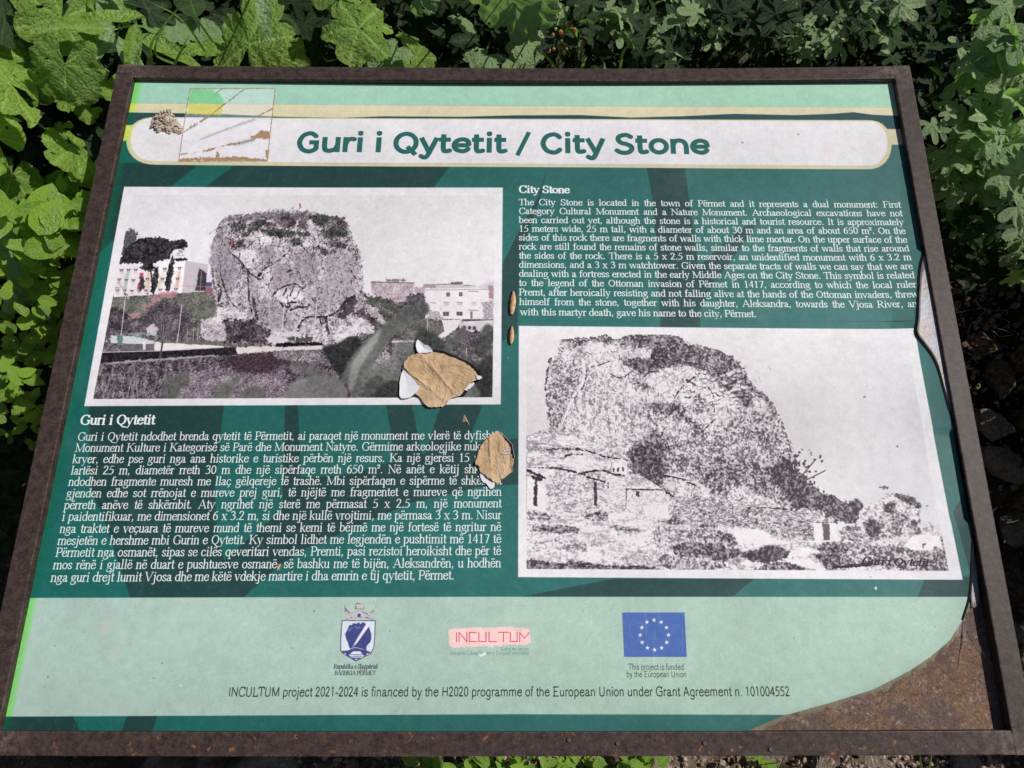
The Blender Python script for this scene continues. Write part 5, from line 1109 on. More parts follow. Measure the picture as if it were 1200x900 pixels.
poly_board('tear_hollow', E1b(340, 236, 440, 236, 560, 285, 680, 340, 740, 395, 780, 460, 765, 478, 720, 430, 640, 350, 560, 345, 350, 300), SHEET_N + .0012, M['black_gap'], rings=2)
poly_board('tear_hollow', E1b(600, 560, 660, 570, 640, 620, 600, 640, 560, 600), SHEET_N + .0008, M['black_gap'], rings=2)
flap = poly_board('torn_flap', E1b(105, 350, 140, 300, 215, 262, 350, 252, 450, 268, 560, 310, 640, 352, 700, 395, 740, 440, 755, 480, 700, 525, 640, 575, 600, 630, 520, 660, 440, 728, 370, 740, 300, 722, 255, 660, 200, 610, 240, 550, 180, 480, 115, 400), SHEET_N + .0017, M['kraft'],
    hfun=lambda x, y, r: .0012 * r + .0009 * math.sin(2.2 * math.atan2(y, x) + 60 * x) * r + crease(x, y, [(-.04, .012, .02, .016, .003, .0016), (-.03, .004, .012, -.03, .002, .0024), (.004, -.002, .014, -.014, .0015, .0018)]), rings=14, thick=.0004)
flap['label'] = 'large torn flap showing its brown paper back'
poly_board('torn_flap', E1b(100, 378, 140, 415, 240, 550, 200, 610, 150, 650, 80, 655, 60, 580, 75, 470), SHEET_N + .0018, M['white_paper'], hfun=lambda x, y, r: .001 * r, rings=3, thick=.0003)['label'] = 'white torn corner of paper'
poly_board('torn_flap', E1b(218, 252, 220, 150, 280, 185, 335, 215, 352, 250, 280, 262), SHEET_N + .0022, M['white_paper'], hfun=lambda x, y, r: .002 * r, rings=3, thick=.0003)['label'] = 'white torn tip of paper'
poly_board('torn_flap', E1b(740, 480, 750, 460, 790, 478, 765, 496), SHEET_N + .0045, M['white_paper'], rings=2, thick=.0003)
poly_board('torn_flap', E1b(640, 560, 700, 520, 720, 530, 690, 565, 650, 590, 635, 580), SHEET_N + .0020, M['white_paper'], rings=2, thick=.0003)
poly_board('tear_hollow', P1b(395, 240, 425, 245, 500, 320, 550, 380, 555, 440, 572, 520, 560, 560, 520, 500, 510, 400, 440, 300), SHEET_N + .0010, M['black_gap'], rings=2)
poly_board('torn_flap', P1b(375, 243, 410, 245, 450, 290, 480, 350, 515, 390, 522, 450, 545, 500, 562, 560, 540, 610, 545, 655, 480, 710, 430, 745, 400, 782, 350, 765, 290, 720, 215, 665, 195, 610, 155, 580, 158, 540, 190, 460, 215, 390, 265, 320, 320, 275), SHEET_N + .0015, M['kraft'],
    hfun=lambda x, y, r: .0012 * r + crease(x, y, [(-.008, .03, -.004, -.03, .0015, .0014), (.012, .02, .016, -.02, .002, -.0010)]), rings=12, thick=.0004)['label'] = 'small torn flap of brown paper over the text'
poly_board('torn_flap', P1b(190, 600, 210, 650, 280, 715, 355, 770, 325, 845, 260, 780, 215, 740, 200, 670), SHEET_N + .0014, M['white_paper'], rings=3, thick=.0003)['label'] = 'white torn strip of paper'
for q, w in [((520, 400, 522, 470), .7), ((430, 470, 530, 430), .7), ((440, 475, 525, 470), .7), ((425, 250, 545, 380, 568, 520), .5)]:
    P = [on_board(x, y, SHEET_N) for x, y in P1b(*q)]
    bm = bmesh.new()
    for a, b_ in zip(P[:-1], P[1:]):
        d = b_ - a; nrm = np.array([-d[1], d[0]]) / np.hypot(d[0], d[1]) * .0004 * w
        z = SHEET_N + .0052
        bm.faces.new([bm.verts.new((a[0] - nrm[0], a[1] - nrm[1], z)), bm.verts.new((b_[0] - nrm[0], b_[1] - nrm[1], z)), bm.verts.new((b_[0] + nrm[0], b_[1] + nrm[1], z + .0002)), bm.verts.new((a[0] + nrm[0], a[1] + nrm[1], z + .0002))])
    bm_obj('paper_fibre', bm, M['white_paper'], board)
K = T(410, 310, 6)
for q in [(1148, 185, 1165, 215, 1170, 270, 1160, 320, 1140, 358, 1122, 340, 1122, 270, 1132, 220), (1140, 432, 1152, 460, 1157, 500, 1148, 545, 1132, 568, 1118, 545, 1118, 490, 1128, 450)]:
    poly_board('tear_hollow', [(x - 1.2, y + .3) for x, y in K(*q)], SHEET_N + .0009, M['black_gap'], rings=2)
    cx_ = sum(K(*q)[i][0] for i in range(8)) / 8; cy_ = sum(K(*q)[i][1] for i in range(8)) / 8
    o = poly_board('bare_slit', [((x - cx_) * .8 + cx_ + .5, (y - cy_) * .94 + cy_) for x, y in K(*q)], SHEET_N + .0016, M['wood'], hfun=lambda x, y, r: .0016 * (1 - r * r), rings=4)
# milky film wedge lifted off the right edge
poly_board('peeled_film', [(1085.5, 291), (1090, 310), (1094, 340), (1101, 380), (1108, 425), (1116, 465), (1125, 505), (1130, 540), (1127, 535), (1114, 488), (1103.5, 450), (1098, 431), (1091, 417), (1080.5, 403), (1072, 391.5), (1074, 375), (1075.5, 343), (1077.5, 315)],
           SHEET_N + .0030, M['film'], center=(1090, 390), hfun=lambda x, y, r: .0018 * max(0, -x / .02) * r, rings=6, thick=.0008)
poly_board('peeled_film', [(1141, 640), (1145, 660), (1148, 690), (1148, 706), (1142, 712), (1139, 708), (1139, 680), (1140, 660)], SHEET_N - .002, M['film'], center=(1143, 690), rings=3, thick=.0006)
# dark strip standing in for the shadow and gap along the loose edge
strip_pts = [p for p in EDGE if 288 <= p[1] <= 728]; LP = smooth_open(strip_pts, 4)
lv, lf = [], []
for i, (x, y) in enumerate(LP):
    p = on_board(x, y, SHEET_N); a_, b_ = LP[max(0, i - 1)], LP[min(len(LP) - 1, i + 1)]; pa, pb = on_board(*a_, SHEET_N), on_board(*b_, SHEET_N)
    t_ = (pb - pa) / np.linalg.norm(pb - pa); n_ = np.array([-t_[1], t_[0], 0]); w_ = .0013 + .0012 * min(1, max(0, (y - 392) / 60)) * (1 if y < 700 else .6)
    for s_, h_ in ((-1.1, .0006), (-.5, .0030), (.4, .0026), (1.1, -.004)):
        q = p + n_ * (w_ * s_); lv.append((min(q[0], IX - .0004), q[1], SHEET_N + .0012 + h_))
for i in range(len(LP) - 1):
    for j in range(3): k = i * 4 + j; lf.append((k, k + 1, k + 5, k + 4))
mesh_obj('edge_shadow_strip', lv, lf, M['black_gap'], board, smooth=True)
RIM = [p for p in EDGE if p[1] > 600]
def offs(k, w):
    a, b = RIM[max(0, k - 1)], RIM[min(len(RIM) - 1, k + 1)]; dx, dy = b[0] - a[0], b[1] - a[1]; L = math.hypot(dx, dy); return (RIM[k][0] - dy / L * -w, RIM[k][1] + dx / L * -w)
rv, rf = [], []; NR = 8 * (len(RIM) - 1)
for i in range(NR + 1):
    t = i / NR * (len(RIM) - 1); k = min(int(t), len(RIM) - 2); f_ = t - k
    a_ = np.array(RIM[k]) * (1 - f_) + np.array(RIM[k + 1]) * f_; o_ = (np.array(offs(k, 1)) - np.array(RIM[k])) * (1 - f_) + (np.array(offs(k + 1, 1)) - np.array(RIM[k + 1])) * f_
    w_ = 7 + 3.5 * math.sin(i * .9) * math.sin(i * .37 + 1) + 2 * math.sin(i * 2.3)
    for q_, zz in ((a_ - o_ * 1.5, .0004), (a_ + o_ * w_ * .5, -.0004), (a_ + o_ * w_, -.0028)):
        p = on_board(q_[0], q_[1], SHEET_N); rv.append((p[0], p[1], SHEET_N + zz - .0012))
for i in range(NR):
    for j in range(2): k = i * 3 + j; rf.append((k, k + 1, k + 4, k + 3))
mrim, ntr, br = new_mat('clear_edge_film'); br.inputs['Base Color'].default_value = lin(168, 164, 138); br.inputs['Alpha'].default_value = .42; br.inputs['Roughness'].default_value = .2
mesh_obj('clear_rim', rv, rf, mrim, board, smooth=True)
# small torn speck and edge cracks near the lower right corner
for q in [((1131, 727), (1136, 735), (1127, 780), (1125, 779), (1130, 740)), ((1131, 727), (1148, 752), (1169, 781), (1167, 783), (1144, 756))]:
    poly_board('crack_ridge', list(q), SHEET_N - .0042, M['backing'], rings=2, hfun=lambda x, y, r: .0012 * (1 - r))
# chewed-mud nest on the sheet
nest_c = on_board(197, 145, SHEET_N); nm = empty('mud_nest', b2w(nest_c).tolist()); nm.rotation_euler = (TILT, 0, 0)
tag(nm, 'lump of dried mud stuck on the board left of the scraped sticker square', 'mud nest')
bm = bmesh.new(); g = random.Random(5)
outline = T(160, 90, 6.667)(120, 345, 160, 300, 220, 262, 270, 250, 300, 330, 340, 365, 372, 395, 370, 440, 330, 450, 290, 440, 250, 448, 200, 430, 165, 445, 130, 420)
OB = [on_board(x, y, SHEET_N)[:2] - nest_c[:2] for x, y in outline]
def in_poly(p, P):
    r = False
    for i in range(len(P)):
        (x1, y1), (x2, y2) = P[i - 1], P[i]
        if (y1 > p[1]) != (y2 > p[1]) and p[0] < (x2 - x1) * (p[1] - y1) / (y2 - y1) + x1: r = not r
    return r
k = 0
while k < 190:
    p = (g.uniform(-.024, .024), g.uniform(-.02, .02))
    if not in_poly(p, OB): continue
    dd = min(math.hypot(p[0] - q[0], p[1] - q[1]) for q in OB); h = min(.007, dd * .8) * g.uniform(.6, 1)
    r = g.uniform(.0011, .0021); mtx = Matrix.Translation((p[0], p[1], h)) @ Euler((g.random() * 3, g.random() * 3, 0)).to_matrix().to_4x4() @ Matrix.Diagonal((r, r * g.uniform(.7, 1.1), r * .8, 1))
    bmesh.ops.create_icosphere(bm, subdivisions=1, radius=1, matrix=mtx); k += 1
o = bm_obj('mud_pellets', bm, M['mud'], nm); o['kind'] = 'stuff'
P = [(x, y, .0) for x, y in OB]
bm = bmesh.new(); cv = bm.verts.new((0, 0, .005)); ring = [bm.verts.new(p) for p in P]; mid = [bm.verts.new((p[0] * .6, p[1] * .6, .004)) for p in P]
for i in range(len(P)):
    j = (i + 1) % len(P); bm.faces.new((ring[i], ring[j], mid[j], mid[i])); bm.faces.new((mid[i], mid[j], cv))
bm_obj('mud_base', bm, M['mud'], nm)
# tiny dry leaf scrap stuck between the two texts
sc = poly_board('leaf_scrap', [(544.0, 486.5), (546, 489), (547.5, 492), (550.5, 499), (547, 494.5), (543.5, 495), (542, 494)], SHEET_N + .0006, M['dry'], parent=None, rings=3, hfun=lambda x, y, r: .0012 * (1 - r))
sc.matrix_world = BM4; tag(sc, 'tiny dry plant scrap stuck on the green sheet above the lower text', 'leaf')

# ================================================================ leaves
def leaf_polar(name, lobes, depth, teeth, tdepth, R=1.0, notch=.35, rings=9, seg=84, corr=.07, crump=.05, seed=0, point=0.0, elong=1.0):
    """a palmate leaf of unit size around the point where its stalk joins, stalk side at -y"""
    g = random.Random(seed); vs = [(0, 0, 0)]; fs = []; vein = [1.0]
    span = math.pi * 2 - notch; la = [(-span / 2 + span * (i + .5) / lobes) for i in range(lobes)]
    ph = [g.uniform(0, 6.28) for _ in range(8)]
    lr = [g.uniform(.80, 1.10) for _ in range(lobes)]
    for r in range(1, rings + 1):
        q = r / rings
        for s in range(seg + 1):
            a = -span / 2 + span * s / seg; th = math.pi / 2 + a
            f = a * lobes / span + lobes / 2; fi = min(lobes - 1, max(0, int(f))); u = abs(f - fi - .5) * 2
            rad = lr[fi] * (1 - depth * u ** (2.6 - point)) * (1 - .22 * (abs(a) / (span / 2)) ** 2)
            t = (s * teeth / seg + .4 * math.sin(s * .21 + ph[6])) % 1; rad *= 1 - tdepth * (.5 + .5 * math.sin(s * .37 + ph[7])) * abs(t - .5) * 2
            rad *= 1 + .03 * math.sin(3 * a + ph[0]) + .02 * math.sin(7 * a + ph[1])
            rad = rad * q * R; x = rad * math.cos(th); y = rad * math.sin(th) * elong
            z = -corr * q * math.cos(u * math.pi) * (1 if fi % 1 == 0 else 1) * .9
            z += crump * q * (math.sin(3.1 * x + ph[2]) * math.cos(3.7 * y + ph[3]) + .45 * math.sin(9 * x + ph[4]) * math.sin(8 * y + ph[5]) + .26 * math.sin(19 * x + ph[6] + 3 * y) * math.sin(17 * y + ph[7]) + .13 * math.sin(41 * x + ph[0]) * math.sin(37 * y + ph[1]))
            z -= .12 * q * q
            vs.append((x, y, z)); vn = max(0, 1 - u / (.16 / (q + .2)) ) * .8
            sec = abs(((q * 5 + u * 1.3) % 1) - .5) * 2; vn = max(vn, .38 * max(0, (sec - .78) / .22) * (u < .9))
            vein.append(vn * .8)
    n = seg + 1
    for s in range(seg): fs.append((0, 1 + s, 2 + s))
    for r in range(rings - 1):
        for s in range(seg): b0 = 1 + r * n + s; fs.append((b0, b0 + n, b0 + n + 1, b0 + 1))
    return _leafmesh(name, vs, fs, vein)
def leaf_blade(name, width=.3, nl=8, nw=3, teeth=0, tdepth=.0, fold=.25, curl=.3, seed=0, lobes=0, ldepth=0.0, peak=.38, stalk=.12):
    """a leaf along +y of unit length with a midrib, flat half-width profile, optional teeth / side lobes"""
    g = random.Random(seed); vs, fs, vein = [], [], []; ph = g.uniform(0, 6.28)
    nl = max(nl, teeth * 2 if teeth else nl)
    for j in range(nl + 1):
        t = j / nl; w = width * (t ** .55 if t < peak else 1) * 1.0
        w = width * math.sin(math.pi * t ** (math.log(.5) / math.log(peak))) ** .8 if 0 < t < 1 else 0.002
        if teeth: w *= 1 - tdepth * (j % 2)
        if lobes: w *= 1 - ldepth * (.5 + .5 * math.cos(2 * math.pi * t * lobes))
        for i in range(-nw, nw + 1):
            u = i / nw; x = u * w; z = abs(u) * w * fold - curl * t * t * .5 + .03 * math.sin(9 * t + ph) * abs(u) + .012 * math.sin(30 * t + 4 * u)
            vs.append((x, stalk + t - abs(u) * w * .25 * 0, z)); vein.append(.8 if i == 0 else (.25 if j % 2 else 0))
    n = 2 * nw + 1
    for j in range(nl):
        for i in range(n - 1): a = j * n + i; fs.append((a, a + 1, a + n + 1, a + n))
    return _leafmesh(name, vs, fs, vein)
def _leafmesh(name, vs, fs, vein):
    me = bpy.data.meshes.new(name); me.from_pydata(vs, [], fs); me.shade_smooth()
    at_ = me.attributes.new('vein', 'FLOAT', 'POINT'); at_.data.foreach_set('value', vein); return me
LM = {'mallow': [leaf_polar('mallow_leaf', 7, .12, 46, .07, seed=i, notch=.35 + .3 * (i % 2), crump=.07 + .02 * i, corr=.035, rings=14, seg=110) for i in range(4)],
      'lobed': [leaf_polar('lobed_leaf', 5, .30, 34, .13, seed=20 + i, notch=.5, crump=.11, corr=.05, rings=14, seg=110) for i in range(4)],
      'weed': [leaf_blade('ovate_leaf', .24 + .04 * i, 8, 3, seed=i, fold=.3, curl=.3 + .1 * i) for i in range(4)],
      'nettle': [leaf_polar('toothed_leaf', 5, .55, 20, .20, seed=40 + i, notch=1.5, rings=4, seg=40, crump=.10, corr=.10, point=.55, elong=1.15) for i in range(4)],
      'tooth': [leaf_blade('toothed_leaf', .30, 12, 2, teeth=6, tdepth=.22, seed=60 + i, fold=.35, curl=.4) for i in range(3)],
      'lance': [leaf_blade('narrow_leaf', .13, 8, 2, seed=80 + i, fold=.3, curl=.5) for i in range(2)]}
def set_mat(me, m):
    me2 = me.copy(); me2.materials.clear(); me2.materials.append(m); return me2
_lm = {}
def leafmesh(kind, i, mat):
    k = (kind, i, mat)
    if k not in _lm: _lm[k] = set_mat(LM[kind][i % len(LM[kind])], M[mat])
    return _lm[k]
BINV = BOARD_R.T
def shades_board(p, r=.05):
    q = BINV @ (np.asarray(p, float) - BOARD_C)
    if q[2] < 0: return False
    h = q - SUN_B * (q[2] / SUN_B[2]); return abs(h[0]) < .5 + r and abs(h[1]) < BH / 2 + r
UPV = Vector((0, 0, 1)); SUNV = Vector(SUN_W.tolist())
def place_leaf(parent, kind, px, py, dist, size, mat, rot=None, tilt=.5, seed=0, name='leaf', face=.55, nrm=None):
    """size = radius (palmate) or length (blade) in metres; rot = screen angle of the leaf tip in degrees, 90 = up"""
    g = random.Random(seed); p = Vector(at(px, py, dist).tolist()); tocam = (Vector(CAM_W.tolist()) - p).normalized()
    rnd = Vector((g.gauss(0, 1), g.gauss(0, 1), g.gauss(0, 1)))
    n = (tocam * face + UPV * .25 + SUNV * .75 + rnd * tilt * .6) if nrm is None else Vector(nrm)
    if n.dot(tocam) < .12: n = n + tocam * .5
    n.normalize()
    if rot is None: rot = g.uniform(0, 360)
    right = Vector(BOARD_R @ CR[0]); upc = Vector(BOARD_R @ -CR[1]); d = right * math.cos(R_(rot)) + upc * math.sin(R_(rot))
    y = (d - n * d.dot(n)).normalized(); x = y.cross(n).normalized()
    mw = Matrix(((x.x, y.x, n.x, p.x), (x.y, y.y, n.y, p.y), (x.z, y.z, n.z, p.z), (0, 0, 0, 1))) @ Matrix.Diagonal((size, size, size, 1))
    o = bpy.data.objects.new(name, leafmesh(kind, g.randrange(4), mat)); COL.objects.link(o)
    o.parent = parent; o.matrix_basis = Matrix.Translation(-parent.location) @ mw
    return o, p
def tube(bm, pts, r0, r1, sides=5):
    pts = [Vector(p) for p in pts]; rings = []
    for i, p in enumerate(pts):
        d = (pts[min(i + 1, len(pts) - 1)] - pts[max(i - 1, 0)]).normalized(); a = d.orthogonal().normalized(); b = d.cross(a)
        r = r0 + (r1 - r0) * i / (len(pts) - 1)
        rings.append([bm.verts.new(p + (a * math.cos(t) + b * math.sin(t)) * r) for t in [2 * math.pi * k / sides for k in range(sides)]])
    for A_, B_ in zip(rings[:-1], rings[1:]):
        for k in range(sides): bm.faces.new((A_[k], A_[(k + 1) % sides], B_[(k + 1) % sides], B_[k]))
def stems(parent, tips, base, mat, r=.0022, name='stem'):
    bm = bmesh.new(); b0 = Vector(base); loc = parent.location
    for t in tips:
        t = Vector(t); m1 = b0.lerp(t, .55) + Vector((0, 0, -.03 * (t - b0).length + .02)); m2 = b0.lerp(t, .85) + Vector((0, 0, .01))
        tube(bm, [b0 - loc, m1 - loc, m2 - loc, t - loc], r, r * .5)
    return bm_obj(name, bm, M[mat], parent, smooth=True)
def plant_base(px, py, dist):
    p = at(px, py, dist); z = ground_z(p[0], p[1] + .05); return Vector((p[0], p[1] + .05, z))

# --- big-leaved plants behind the upper left corner: (kind, px, py, distance, radius px, tip angle, material)
SC_ = lambda rpx, d: rpx / FOC * d
BIG = {
 'mallow_plant|tall broad-leaved plant at the far left edge beside the board|plant': (20, 150, [
   ('mallow', 12, 98, 1.20, 54, 200, 'mallow'), ('mallow', -8, 160, 1.22, 50, 160, 'mallow'), ('mallow', 6, 20, 1.28, 56, 120, 'nettle_shade'), ('mallow', 14, 205, 1.30, 36, 250, 'mallow'),
   ('mallow', 2, 270, 1.22, 38, 200, 'mallow_pale'), ('mallow', 42, 262, 1.34, 20, 280, 'mallow_pale'), ('mallow', -30, 60, 1.25, 50, 30, 'mallow')]),
 'mallow_plant|plant with large scalloped leaves next to the upper left frame corner|plant': (75, 100, [
   ('mallow', 76, 76, 1.18, 44, 262, 'mallow'), ('mallow', 72, 22, 1.26, 48, 250, 'mallow'), ('mallow', 84, 172, 1.26, 44, 265, 'mallow'), ('mallow', 112, 12, 1.34, 34, 180, 'mallow_pale'),
   ('mallow', 124, 96, 1.30, 22, 230, 'mallow'), ('mallow', 104, 128, 1.32, 16, 230, 'mallow'), ('mallow', 93, 200, 1.34, 13, 0, 'mallow')]),
 'mallow_plant|plant with wide crinkled leaves just above the left part of the board|plant': (290, 50, [
   ('lobed', 292, 52, 1.22, 66, 75, 'mallow'), ('lobed', 252, 50, 1.30, 44, 150, 'mallow'), ('mallow', 330, 66, 1.28, 36, 20, 'mallow'), ('lance', 303, -25, 1.15, 62, 278, 'mallow_pale')]),
 'mallow_plant|bright lobed-leaved plant above the middle of the title strip|plant': (420, 35, [
   ('lobed', 420, 34, 1.18, 55, 190, 'mallow'), ('lobed', 428, 20, 1.26, 44, 60, 'mallow'), ('lobed', 452, 62, 1.28, 36, 300, 'mallow_pale'), ('lobed', 478, 43, 1.24, 18, 250, 'mallow'), ('mallow', 488, 66, 1.32, 30, 330, 'mallow'), ('lobed', 492, -4, 1.3, 28, 20, 'mallow_pale')]),
 'mallow_plant|pale broad leaf cluster hanging over the board top centre|plant': (590, 10, [
   ('lobed', 592, -6, 1.16, 72, 262, 'mallow_pale'), ('lobed', 568, 66, 1.30, 30, 240, 'mallow_pale'), ('mallow', 604, 78, 1.32, 22, 300, 'mallow_pale'), ('tooth', 640, 45, 1.2, 30, 200, 'mallow_pale')])}
g_ = random.Random(41)
for k_ in BIG:
    cx_, cy_, lst_ = BIG[k_]
    for j in range(2): lst_.append((g_.choice(['mallow', 'lobed']), cx_ + g_.uniform(-30, 120), g_.uniform(-150, -45), g_.uniform(1.02, 1.35), g_.uniform(30, 55), g_.uniform(0, 360), 'mallow'))  # unseen leaves above the view, added to cast shade on the plants
g_ = random.Random(77)
_ex = [(22, 120), (70, 100), (280, 40), (420, 40), (590, 25)]
for k_, (cx_, cy_) in zip(list(BIG), _ex):
    for j in range(9):
        x_ = cx_ + g_.gauss(0, 45); y_ = cy_ + g_.gauss(0, 30) if cx_ > 100 else cy_ + g_.gauss(0, 75)
        BIG[k_][2].append((g_.choice(['lobed', 'mallow']), x_, y_, 1.34 + g_.uniform(-.06, .12), g_.uniform(14, 32), g_.uniform(180, 360), g_.choice(['mallow', 'mallow', 'mallow_pale', 'nettle_shade'])))
seedc = 0
for key, (bx_, by_, lst) in BIG.items():
    nm_, lab, cat = key.split('|'); base = Vector(hit_ground(bx_ + 10, by_ - 8)[1].tolist()); root = empty(nm_, base); tag(root, lab, cat, 'broad-leaved plants behind the board')
    tips = []
    for kind, x, y, d, r, rot, mt in lst:
        if shades_board(at(x, y, d), .13 if y < -40 else -.02): continue
        seedc += 1; o, p = place_leaf(root, kind, x, y, d, SC_(r, d) * (.86 if r > 34 else .9), mt, rot, tilt=.95, seed=seedc); tips.append(p)
    stems(root, tips[:6], base, 'stem', .0022)

# --- understory: a dark mass of small leaves over the bank (nobody could count it)
def leafmass(name, n, region, d0, d1, smin, smax, mat, seed, label, cat='foliage', tilt=.9, shade_only=False):
    g = np.random.default_rng(seed); vs, fs = [], []; cnt = 0
    proto = [(-.0, 0, 0), (-.26, .35, .06), (-.2, .7, .03), (0, 1, -.12), (.2, .7, .03), (.26, .35, .06), (0, .5, -.02)]
    right = BOARD_R @ CR[0]
    tries = 0
    while cnt < n and tries < n * 8:
        tries += 1; x, y = g.uniform(region[0], region[2]), g.uniform(region[1], region[3])
        if 160 < x < 1050 and y > 95: continue
        if y > 95 and x > 138 - .21 * (y - 75) + 40 and x < 1066 + .19 * (y - 77) - 40: continue
        if shade_only:
            s, gp = hit_ground(g.uniform(1100, 1250), g.uniform(330, 900)); t_ = g.uniform(.10, .75); p = gp + SUN_W * t_ + g.normal(0, .02, 3)
            qq = CR @ (BINV @ (p - BOARD_C)) + CT; qx, qy = CX + FOC * qq[0] / qq[2], CY + FOC * qq[1] / qq[2]
            if qq[2] < .2 or qx < 1206 or shades_board(p, .09): continue
            if g.random() < .42: continue
            nrm = SUN_W + g.normal(0, .35, 3); nrm /= np.linalg.norm(nrm)
            a = g.normal(0, 1, 3); a -= nrm * (a @ nrm); a /= np.linalg.norm(a); b = np.cross(nrm, a); sz = g.uniform(smin, smax)
            k = len(vs); vs += [tuple(p + (b * q[0] + a * q[1] + nrm * q[2]) * sz) for q in proto]
            fs += [(k, k + 6, k + 1), (k + 1, k + 6, k + 2), (k + 2, k + 6, k + 3), (k + 3, k + 6, k + 4), (k + 4, k + 6, k + 5), (k + 5, k + 6, k)]; cnt += 1; continue
        s, gp = hit_ground(x, y); dmin = d0 if d0 > 0 else s + d0
        dd = g.uniform(dmin, min(d1, s - .01)) if d1 > 0 else g.uniform(dmin, s)
        p = at(x, y, dd)
        nrm = np.array([0, 0, .6]) + .4 * (CAM_W - p) + g.normal(0, tilt * .5, 3); nrm /= np.linalg.norm(nrm)
        a = g.normal(0, 1, 3); a -= nrm * (a @ nrm); a /= np.linalg.norm(a); b = np.cross(nrm, a); sz = g.uniform(smin, smax)
        k = len(vs); vs += [tuple(p + (b * q[0] + a * q[1] + nrm * q[2]) * sz) for q in proto]
        fs += [(k, k + 6, k + 1), (k + 1, k + 6, k + 2), (k + 2, k + 6, k + 3), (k + 3, k + 6, k + 4), (k + 4, k + 6, k + 5), (k + 5, k + 6, k)]; cnt += 1
    o = mesh_obj(name, vs, fs, M[mat]); tag(o, label, cat, kind='stuff'); return o
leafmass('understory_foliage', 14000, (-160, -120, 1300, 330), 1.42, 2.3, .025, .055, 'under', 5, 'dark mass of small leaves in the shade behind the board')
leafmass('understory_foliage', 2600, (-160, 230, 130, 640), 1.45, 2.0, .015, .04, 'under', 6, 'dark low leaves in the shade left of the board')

leafmass('sun_blocker_leaves', 1500, (1232, 330, 1750, 700), 1.05, 1.75, .035, .06, 'nettle_shade', 15, 'unseen leaves added outside the right edge to shade the stony bank', shade_only=True)  # loose leaves out of view, added to keep the sun off the bank
# --- counted leafy plants: clusters of leaves on a few stems
def cluster(name, label, cat, group, cx, cy, rx, ry, dist, n, kinds, mats, s0, s1, seed, stemmat='stem', tilt=.6, dd=.12, face=.5, rot=None):
    g = random.Random(seed); s_, hp = hit_ground(cx, cy + 12); base = Vector((hp - np.array([0, 0, .01])).tolist()); root = empty(name, base); tag(root, label, cat, group)
    tips = []
    for i in range(n):
        while True:
            x, y = g.gauss(cx, rx * .5), g.gauss(cy, ry * .5)
            if abs(x - cx) < rx * 1.2 and abs(y - cy) < ry * 1.2: break
        d = dist + g.uniform(-dd, dd); lx = 138 - .214 * (y - 75); rxx = 1066 + .187 * (y - 77)
        if 75 < y < 886 and lx - 10 < x < rxx + 10: d = max(d, 1.30)
        if y < 95: d = max(d, 1.16)
        if shades_board(at(x, y, d), .05): continue
        o, p = place_leaf(root, g.choice(kinds), x, y, d, g.uniform(s0, s1), g.choice(mats), rot if rot is None else g.gauss(rot, 60), tilt=tilt, seed=seed * 997 + i, face=face)
        if i % 8 == 0: tips.append(p)
    stems(root, tips, base, stemmat, .0016); return root
cl = cluster
W_ = [('bright small-leaved weed beside the left frame rail, level with the printed tree', 92, 252, 42, 34, 1.22, 58, .024, .042, ['weed'] * 3),
      ('leafy weed with long bright leaves left of the frame, below the scalloped leaves', 40, 285, 48, 36, 1.22, 54, .028, .052, ['weed']),
      ('glossy weed hugging the left frame rail at the height of the printed wall', 70, 345, 44, 40, 1.26, 60, .020, .038, ['weed']),
      ('small weed at the left edge half in shade', 14, 345, 34, 34, 1.28, 40, .018, .034, ['weed', 'nettle']),
      ('yellow-green weed low beside the left rail, nearest the text heading', 36, 418, 44, 44, 1.30, 62, .018, .034, ['weed']),
      ('low round-leaved weed at the left edge above the dark corner', 6, 468, 36, 40, 1.34, 46, .016, .028, ['weed']),
      ('shaded weed between the bright weeds and the dark corner at left', 34, 500, 30, 28, 1.38, 26, .014, .024, ['weed'])]
for i, (lab, x, y, rx, ry, d, n, s0, s1, mt) in enumerate(W_):
    cl('leafy_weed', lab, 'weed', 'small weeds left of the board', x, y, rx, ry, d, n, ['weed'], mt, s0, s1, 200 + i, rot=80)
